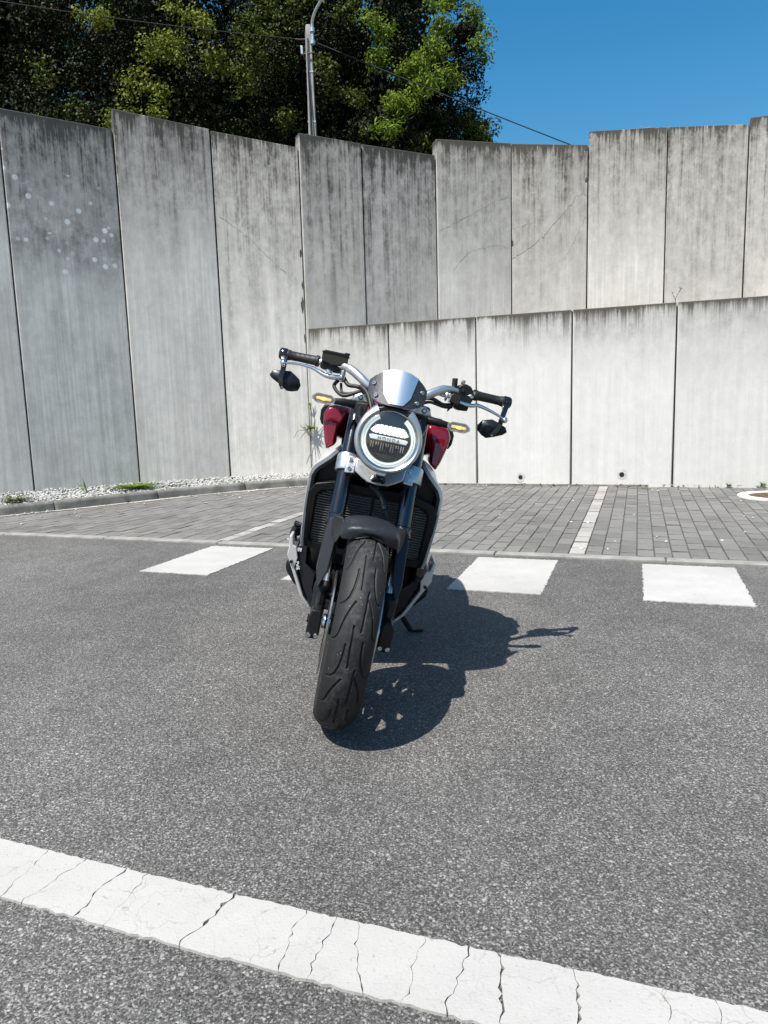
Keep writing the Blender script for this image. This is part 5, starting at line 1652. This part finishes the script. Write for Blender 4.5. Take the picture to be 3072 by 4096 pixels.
def flat_arm(pts, w, t, parent):
    rings = []
    for i, p in enumerate(pts):
        p = Vector(p); tn = (Vector(pts[min(i + 1, len(pts) - 1)]) - Vector(pts[max(0, i - 1)])).normalized()
        sd_ = Vector((0, 1, 0)).cross(tn).normalized(); ww = w if not isinstance(w, list) else w[i]
        rings.append([p + sd_ * ww + Vector((0, -t, 0)), p - sd_ * ww + Vector((0, -t, 0)), p - sd_ * ww + Vector((0, t, 0)), p + sd_ * ww + Vector((0, t, 0))])
    return part('mirror_arm', loft(rings), 'black_gloss', parent, bevel=.002, **S)
flat_arm([(-.386, .412, 1.052), (-.380, .398, 1.030), (-.379, .392, 1.004), (-.382, .389, .978), (-.376, .388, .955), (-.369, .390, .942)], [.013, .009, .0085, .0085, .008, .006], .004, m1)
flat_arm([(.386, .414, 1.050), (.384, .400, 1.026), (.380, .394, 1.0), (.376, .390, .972), (.366, .388, .95), (.352, .389, .932)], [.013, .009, .0085, .0085, .008, .006], .004, m2)
bolt((-.372, .3865, .947), (0, -1, 0), .0036, m1, 'steel', h=.003); bolt((.357, .3865, .936), (0, -1, 0), .0036, m2, 'steel', h=.003)

# ---- hoses and cables
for pth, r_ in (([(-.19, .36, 1.01), (-.20, .355, .985), (-.165, .335, .962), (-.115, .325, .985), (-.085, .30, .99), (-.06, .27, .94), (-.05, .25, .86)], .0062),
                ([(-.175, .37, 1.02), (-.155, .35, 1.0), (-.125, .335, 1.0), (-.095, .325, .99), (-.07, .29, .95)], .007),
                ([(-.18, .365, 1.0), (-.17, .35, .972), (-.14, .335, .975), (-.10, .325, .992)], .0045),
                ([(-.115, .312, 1.005), (-.088, .296, .985), (-.068, .27, .945), (-.06, .24, .90)], .008)):
    part('hose', tube(catmull(pth, 7), r_, 10), 'hose', smooth=True, **S)
for pth, r_ in (([(.152, .345, 1.033), (.125, .33, 1.032), (.10, .31, 1.015), (.085, .28, .98)], .0055),
                ([(.20, .37, 1.008), (.165, .345, 1.002), (.13, .33, 1.012), (.10, .31, 1.01)], .0065),
                ([(.20, .38, 1.0), (.17, .35, .995), (.12, .325, 1.0), (.085, .30, .985)], .005)):
    part('hose', tube(catmull(pth, 7), r_, 10), 'hose', smooth=True, **S)
bh = part('brake_hose', tube(catmull([(-.018, .235, .700), (.002, .222, .690), (.026, .21, .668), (.040, .20, .640)], 6), .0085, 12), 'hose', smooth=True, **S)
part('hose_collar', cyl((.034, .203, .650), (.040, .20, .637), .0105, 14, ch=.001), 'black_gloss', bh, smooth=True, **S)
part('hose_tail', tube(catmull([(.040, .20, .640), (.055, .185, .61), (.066, .165, .58), (.068, .13, .545), (.07, .10, .5)], 6), .0035, 8), 'hose', bh, smooth=True, **S)

# ================================================================== BODY (not steered)
# radiator
rad = part('radiator', prism([(-.19, .315, .455), (.19, .315, .455), (.19, .275, .675), (-.19, .275, .675)], [(-.19, .36, .455), (.19, .36, .455), (.19, .32, .675), (-.19, .32, .675)]), 'core')
def rp(u, w, d): return Vector((u, .315 - (w - .455) * .18 - d - .012 * (1 - (u / .2) ** 2) * -1, w))
fr_o = [(-.212, .470), (-.200, .452), (-.14, .446), (.14, .446), (.200, .452), (.212, .470), (.214, .64), (.195, .672), (.13, .690), (-.13, .690), (-.195, .672), (-.214, .64)]
fr_i = [(-.186, .480), (-.178, .474), (-.14, .470), (.14, .470), (.178, .474), (.186, .480), (.186, .632), (.172, .652), (.12, .664), (-.12, .664), (-.172, .652), (-.186, .632)]
n = len(fr_o)
V_ = [rp(u, w, .030) for u, w in fr_o] + [rp(u, w, .030) for u, w in fr_i] + [rp(u, w, -.02) for u, w in fr_o] + [rp(u, w, -.02) for u, w in fr_i]
F_ = []
for i in range(n):
    j = (i + 1) % n
    F_ += [(i, j, n + j, n + i), (2 * n + i, 2 * n + j, j, i), (n + i, n + j, 3 * n + j, 3 * n + i)]
part('radiator_frame', (V_, F_), 'black', rad, bevel=.003)
for k in range(21):
    w = .477 + k * .0088
    lim = .184 if w < .633 else .184 - (w - .633) * 1.4
    for a, b_ in ((-lim, -.006), (.006, lim)):
        p0, p1 = rp(a, w, .016), rp(b_, w, .016)
        pm = (p0 + p1) / 2
        part('slat', box(pm, (b_ - a, .012, .0016), Matrix.Rotation(.35, 3, 'X')), 'slat', rad)
for k in range(40):
    u = rng.uniform(-.17, .17); w = .477 + .0088 * rng.randint(0, 19)
    part('slat_tie', tube([rp(u, w, .018), rp(u + .004, w + .0088, .018)], .0009, 4), 'slat', rad)
part('grille_post', box(rp(0, .565, .016), (.012, .012, .19)), 'black', rad)
# radiator shrouds
for s_ in (-1, 1):
    # stations from top inner tip round the corner and down; (u, w, front y, back y, rise at the back)
    stt = [(.143, .800, .315, .40, .004), (.152, .788, .300, .41, .012), (.172, .764, .285, .42, .024), (.194, .743, .272, .43, .024), (.208, .730, .264, .44, .020), (.2165, .716, .260, .445, .012), (.2205, .695, .258, .45, .006), (.2205, .66, .257, .45, 0), (.2195, .60, .258, .445, 0), (.216, .54, .262, .43, 0), (.211, .478, .270, .40, 0), (.207, .452, .28, .37, 0)]
    rings = []
    for i, (u, w, yf, yb, rise) in enumerate(stt):
        a = Vector(stt[max(0, i - 1)][:2]); b_ = Vector(stt[min(len(stt) - 1, i + 1)][:2])
        t = (b_ - a).normalized(); nn = Vector((-t.y, t.x))   # outward-ish
        if nn.x < 0: nn = -nn
        th = .007 if i < 7 else .0055
        o_ = Vector((u, w)); inn = o_ - nn * th * 1.6
        kt = min(1.0, max(0.0, (i - 3) / 4)); tk = -.030 * kt
        inn = o_ - nn * (.0115 if i < 6 else .0075)
        rings.append([(s_ * o_.x, yf, o_.y), (s_ * (o_.x + nn.x * .002), yf + .008, o_.y + nn.y * .002), (s_ * (o_.x + nn.x * tk), yb, o_.y + nn.y * tk + rise), (s_ * (inn.x + nn.x * tk), yb, inn.y + nn.y * tk + rise), (s_ * inn.x, yf + .004, inn.y)])
    sh = part('radiator_shroud', loft(rings), 'silver_paint', smooth=True, auto=50)
    sh['label'] = 'silver radiator side shroud'
    rings = []
    for i, (u, w, yf, yb, rise) in enumerate(stt):
        a = Vector(stt[max(0, i - 1)][:2]); b_ = Vector(stt[min(len(stt) - 1, i + 1)][:2])
        t = (b_ - a).normalized(); nn = Vector((-t.y, t.x))
        if nn.x < 0: nn = -nn
        o_ = Vector((u, w)) - nn * (.0120 if i < 6 else .0080); inn = o_ - nn * .010; tk = -.030 * min(1.0, max(0.0, (i - 3) / 4))
        rings.append([(s_ * o_.x, yf + .002, o_.y), (s_ * (o_.x + nn.x * tk), yb, o_.y + nn.y * tk + rise), (s_ * (inn.x + nn.x * tk), yb, inn.y + nn.y * tk + rise), (s_ * inn.x, yf + .004, inn.y)])
    part('shroud_liner', loft(rings), 'black', sh, smooth=True, auto=40)
    gus = [(.205, .715), (.150, .765), (.10, .74), (.10, .69), (.20, .665)]
    part('shroud_web', prism([(s_ * u, .325, w) for u, w in gus], [(s_ * u, .345, w) for u, w in gus]), 'black', sh, bevel=.003)
# frame headstock and spine, dark
part('head_stock', tube([(0, .24, .70), (0, .355, .955)], .038, 20), 'black_matte', smooth=True)
part('frame_spine', loft([[(s * .06, .33, z) for s, z in ((-1, .72), (1, .72), (1, .92), (-1, .92))], [(s * .15, .52, z) for s, z in ((-1, .62), (1, .62), (1, .90), (-1, .90))], [(s * .13, .85, z) for s, z in ((-1, .55), (1, .55), (1, .80), (-1, .80))], [(s * .11, 1.0, z) for s, z in ((-1, .38), (1, .38), (1, .74), (-1, .74))]]), 'black_matte', bevel=.01)
# fuel tank: two forward lobes and the main body
tank_r = []
for yy, hw, wb, wt in ((.50, .185, .80, .955), (.56, .205, .785, .985), (.66, .210, .775, .998), (.76, .185, .78, .985), (.86, .125, .79, .93), (.90, .09, .80, .89)):
    sec = [(0, wt), (hw * .45, wt - .006), (hw * .82, wt - .035), (hw, wt - .085), (hw * .97, (wb + wt) / 2 - .03), (hw * .72, wb), (0, wb)]
    tank_r.append([(u, yy, w) for u, w in sec] + [(-u, yy, w) for u, w in reversed(sec[1:-1])])
tank = part('fuel_tank', loft(tank_r), 'red', smooth=True, auto=180, sub=2)
tank['label'] = 'glossy candy red fuel tank'
for s_ in (-1, 1):
    ol = [(.140, .928), (.136, .915), (.150, .884), (.164, .852), (.168, .792), (.194, .772), (.206, .80), (.2215, .860), (.226, .895), (.214, .922), (.190, .930)]
    cxu, cxw = .185, .86
    fr0 = [(s_ * (cxu + (u - cxu) * .80), .432 + (w - .85) * .16, cxw + (w - cxw) * .86) for u, w in ol]
    fr1 = [(s_ * (cxu + (u - cxu) * .97), .442 + (w - .85) * .16, cxw + (w - cxw) * .975) for u, w in ol]
    fr2 = [(s_ * u, .468 + (w - .85) * .12, w) for u, w in ol]
    bk = [(s_ * (u * .95), .66, w + .015) for u, w in ol]
    lobe = part('tank_lobe', loft([fr0, fr1, fr2, bk]), 'red', tank, bevel=.006, bseg=3)
    ins = [(.172, .868), (.197, .872), (.2035, .855), (.196, .80), (.190, .786), (.174, .795)]
    part('tank_inset', prism([(s_ * u, .4285 + (w - .85) * .16, w) for u, w in ins], [(s_ * u, .445 + (w - .85) * .16, w) for u, w in ins]), 'red', tank, bevel=.0025, bseg=2)
    pad = [(.206, .925), (.233, .925), (.2445, .902), (.2425, .868), (.233, .850), (.222, .850), (.214, .875)]
    part('tank_pad', prism([(s_ * u, .53, w) for u, w in pad], [(s_ * (u - .012), .66, w) for u, w in pad]), 'black', tank, bevel=.005)
    part('pad_badge', lathe([(.0005, .004), (.026, .004), (.030, 0), (.030, -.004)], (s_ * .239, .60, .888), (s_, -.1, .05), 24), 'slat', tank, smooth=True)
# seat and tail
def sec_ring(yy, hw, wb, wt): return [(-hw, yy, wb), (-hw * .95, yy, wt - .02), (-hw * .6, yy, wt), (0, yy, wt + .006), (hw * .6, yy, wt), (hw * .95, yy, wt - .02), (hw, yy, wb)]
part('seat', loft([sec_ring(.83, .10, .79, .85), sec_ring(.92, .13, .77, .825), sec_ring(1.05, .15, .77, .82), sec_ring(1.16, .13, .79, .85), sec_ring(1.20, .115, .80, .885), sec_ring(1.36, .10, .82, .90), sec_ring(1.44, .07, .84, .895)]), 'seat', smooth=True, auto=180, sub=1)
part('tail_cowl', loft([sec_ring(.90, .14, .66, .775), sec_ring(1.05, .145, .69, .775), sec_ring(1.25, .115, .76, .82), sec_ring(1.46, .065, .82, .86), sec_ring(1.50, .05, .83, .85)]), 'dark_panel', smooth=True, auto=60)
part('tail_lamp', box((0, 1.505, .842), (.09, .012, .022)), 'red_print', bevel=.003)
# engine
eng = part('engine', loft([[(-.17, .40, .45), (.17, .40, .45), (.17, .42, .66), (-.17, .42, .66)], [(-.20, .48, .28), (.20, .48, .28), (.19, .50, .72), (-.19, .50, .72)], [(-.21, .66, .25), (.21, .66, .25), (.19, .66, .68), (-.19, .66, .68)], [(-.19, .84, .26), (.19, .84, .26), (.15, .84, .50), (-.15, .84, .50)], [(-.10, .92, .30), (.10, .92, .30), (.09, .92, .45), (-.09, .92, .45)]]), 'black_matte', bevel=.02)
for s_, r0, yy in ((-1, .085, .66), (1, .075, .55)):
    part('engine_cover', lathe([(.0005, .045), (r0 * .6, .045), (r0 * .8, .038), (r0, .02), (r0 * 1.05, .0)], (s_ * .20, yy, .37), (s_, 0, 0), 40), 'black', eng, smooth=True)
    part('engine_cover', lathe([(.0005, .03), (r0 * .55, .03), (r0 * .7, .02), (r0 * .75, 0)], (s_ * .195, yy - .14, .43), (s_, 0, 0), 36), 'black_gloss', eng, smooth=True)
part('clutch_arm', cyl((-.262, .50, .486), (-.235, .50, .480), .009, 12, ch=.002), 'black_gloss', eng, smooth=True)
part('clutch_arm', cyl((-.248, .50, .476), (-.248, .53, .44), .013, 14, ch=.003), 'black_gloss', eng, smooth=True)
part('water_pipe', tube(catmull([(-.252, .50, .472), (-.258, .50, .445), (-.252, .50, .415), (-.22, .49, .39)], 6), .014, 12), 'black_gloss', eng, smooth=True)
for k in range(4):
    u = -.12 + .08 * k
    part('exhaust_header', tube(catmull([(u, .41, .50), (u, .372, .46), (u * .9, .375, .36), (u * .7, .42, .27), (u * .5, .52, .225)], 6), .017, 12), 'slat', eng, smooth=True)
# belly pan with silver side blades
for s_ in (-1, 1):
    pan = [(.228, .425), (.195, .430), (.190, .362), (.150, .333), (.150, .283), (.115, .205), (.146, .207), (.186, .275), (.216, .345), (.222, .380)]
    fr = [(s_ * u, .418 + abs(.43 - w) * .10 - (.02 if u < .17 else 0), w) for u, w in pan]
    bk = [(s_ * (u + .006), .72, w - .01) for u, w in pan]
    bp = part('belly_pan', prism(fr, bk), 'dark_panel', bevel=.004)
    bl = [(.266, .455), (.256, .456), (.249, .423), (.236, .418), (.224, .380), (.230, .344), (.184, .244), (.150, .206), (.162, .206), (.196, .243), (.247, .350), (.264, .384), (.261, .415)]
    fr = [(s_ * (u - .004), .405 + abs(.45 - w) * .10, w) for u, w in bl]
    bk = [(s_ * u, .56, w) for u, w in bl]
    part('silver_blade', prism(fr, bk), 'silver_paint', bp, bevel=.003)
    bolt((s_ * .2405, .412, .362), (s_ * .3, -1, 0), .0062, bp, 'black_gloss', steer=False)
    pod = [(.236, .34), (.270, .330), (.274, .307), (.266, .287), (.232, .245), (.19, .22), (.17, .24), (.20, .30)]
    part('engine_guard', prism([(s_ * u, .56, w) for u, w in pod], [(s_ * u, .72, w) for u, w in pod]), 'black', bp, bevel=.012, bseg=3)
part('belly_floor', loft([[(-.13, .40, .215), (.13, .40, .215), (.13, .40, .34), (-.13, .40, .34)], [(-.14, .72, .20), (.14, .72, .20), (.16, .72, .34), (-.16, .72, .34)]]), 'black_matte', bevel=.01)
lettering('Puig', .018, (-.2155, .4155, .352), (.45, 0, -.9), (.9, -.1, .45), 'white_print', bike, False)
for k, h in enumerate((.013, .013, .009, .013)):
    part('logo_bar', box((-.2255 + k * .0038, .4165, .4085 + (.013 - h) / 2), (.0022, .001, h)), 'white_print')
# swing arm, rear wheel, exhaust
part('swing_arm', loft([[(-.13, .90, .32), (.13, .90, .32), (.13, .90, .44), (-.13, .90, .44)], [(.08, 1.10, .31), (.16, 1.10, .31), (.16, 1.10, .42), (.08, 1.10, .42)], [(.10, 1.42, .28), (.16, 1.42, .28), (.16, 1.42, .36), (.10, 1.42, .36)], [(.11, 1.50, .29), (.15, 1.50, .29), (.15, 1.50, .34), (.11, 1.50, .34)]]), 'black', bevel=.012)
make_wheel((0, 1.455, .318), .318, .094, .216, .075, False, 'rear wheel behind the engine', .105, False, 5, 220, 40)
part('exhaust_silencer', loft([[(-.12 + math.cos(6.283 * k / 12) * a, y, z + math.sin(6.283 * k / 12) * b_) for k in range(12)] for y, z, a, b_ in ((.86, .24, .05, .04), (.95, .26, .08, .06), (1.15, .33, .085, .07), (1.30, .40, .075, .065), (1.36, .43, .05, .045))]), 'black', smooth=True)
part('rear_hugger', lathe([(.335, -.10), (.345, -.06), (.348, 0), (.345, .06), (.335, .10), (.332, .10), (.342, .06), (.345, 0), (.342, -.06), (.332, -.10)], (0, 1.455, .318), (1, 0, 0), 14, closed=True, a0=4.0, a1=5.4), 'black', smooth=True)
part('plate_holder', loft([[(-.03, 1.46, .83), (.03, 1.46, .83), (.03, 1.47, .80), (-.03, 1.47, .80)], [(-.025, 1.66, .68), (.025, 1.66, .68), (.025, 1.665, .66), (-.025, 1.665, .66)]]), 'black', bevel=.004)
part('number_plate', box((0, 1.675, .60), (.18, .004, .13), Matrix.Rotation(-.3, 3, 'X')), 'white_print', bevel=.004)
for s_ in (-1, 1):
    part('foot_peg', cyl((s_ * .16, .98, .37), (s_ * .27, .99, .375), .012, 12, ch=.002), 'steel', smooth=True)
    part('heel_plate', prism([(s_ * .165, .93, .42), (s_ * .165, 1.04, .40), (s_ * .165, 1.02, .30), (s_ * .165, .95, .31)], [(s_ * .172, .93, .42), (s_ * .172, 1.04, .40), (s_ * .172, 1.02, .30), (s_ * .172, .95, .31)]), 'black', bevel=.003)
# side stand
sst = part('side_stand', tube(catmull([(.150, .80, .235), (.180, .83, .168), (.215, .845, .125), (.255, .85, .078), (.268, .85, .068)], 5), [.015, .011], 12), 'black_matte', smooth=True)
part('stand_foot', loft([[(.248, .838, .080), (.248, .866, .080), (.252, .866, .070), (.252, .838, .070)], [(.275, .83, .074), (.275, .878, .074), (.276, .878, .0625), (.276, .83, .0625)], [(.318, .832, .083), (.318, .87, .083), (.319, .87, .0735), (.319, .832, .0735)]]), 'black_matte', sst, bevel=.003)
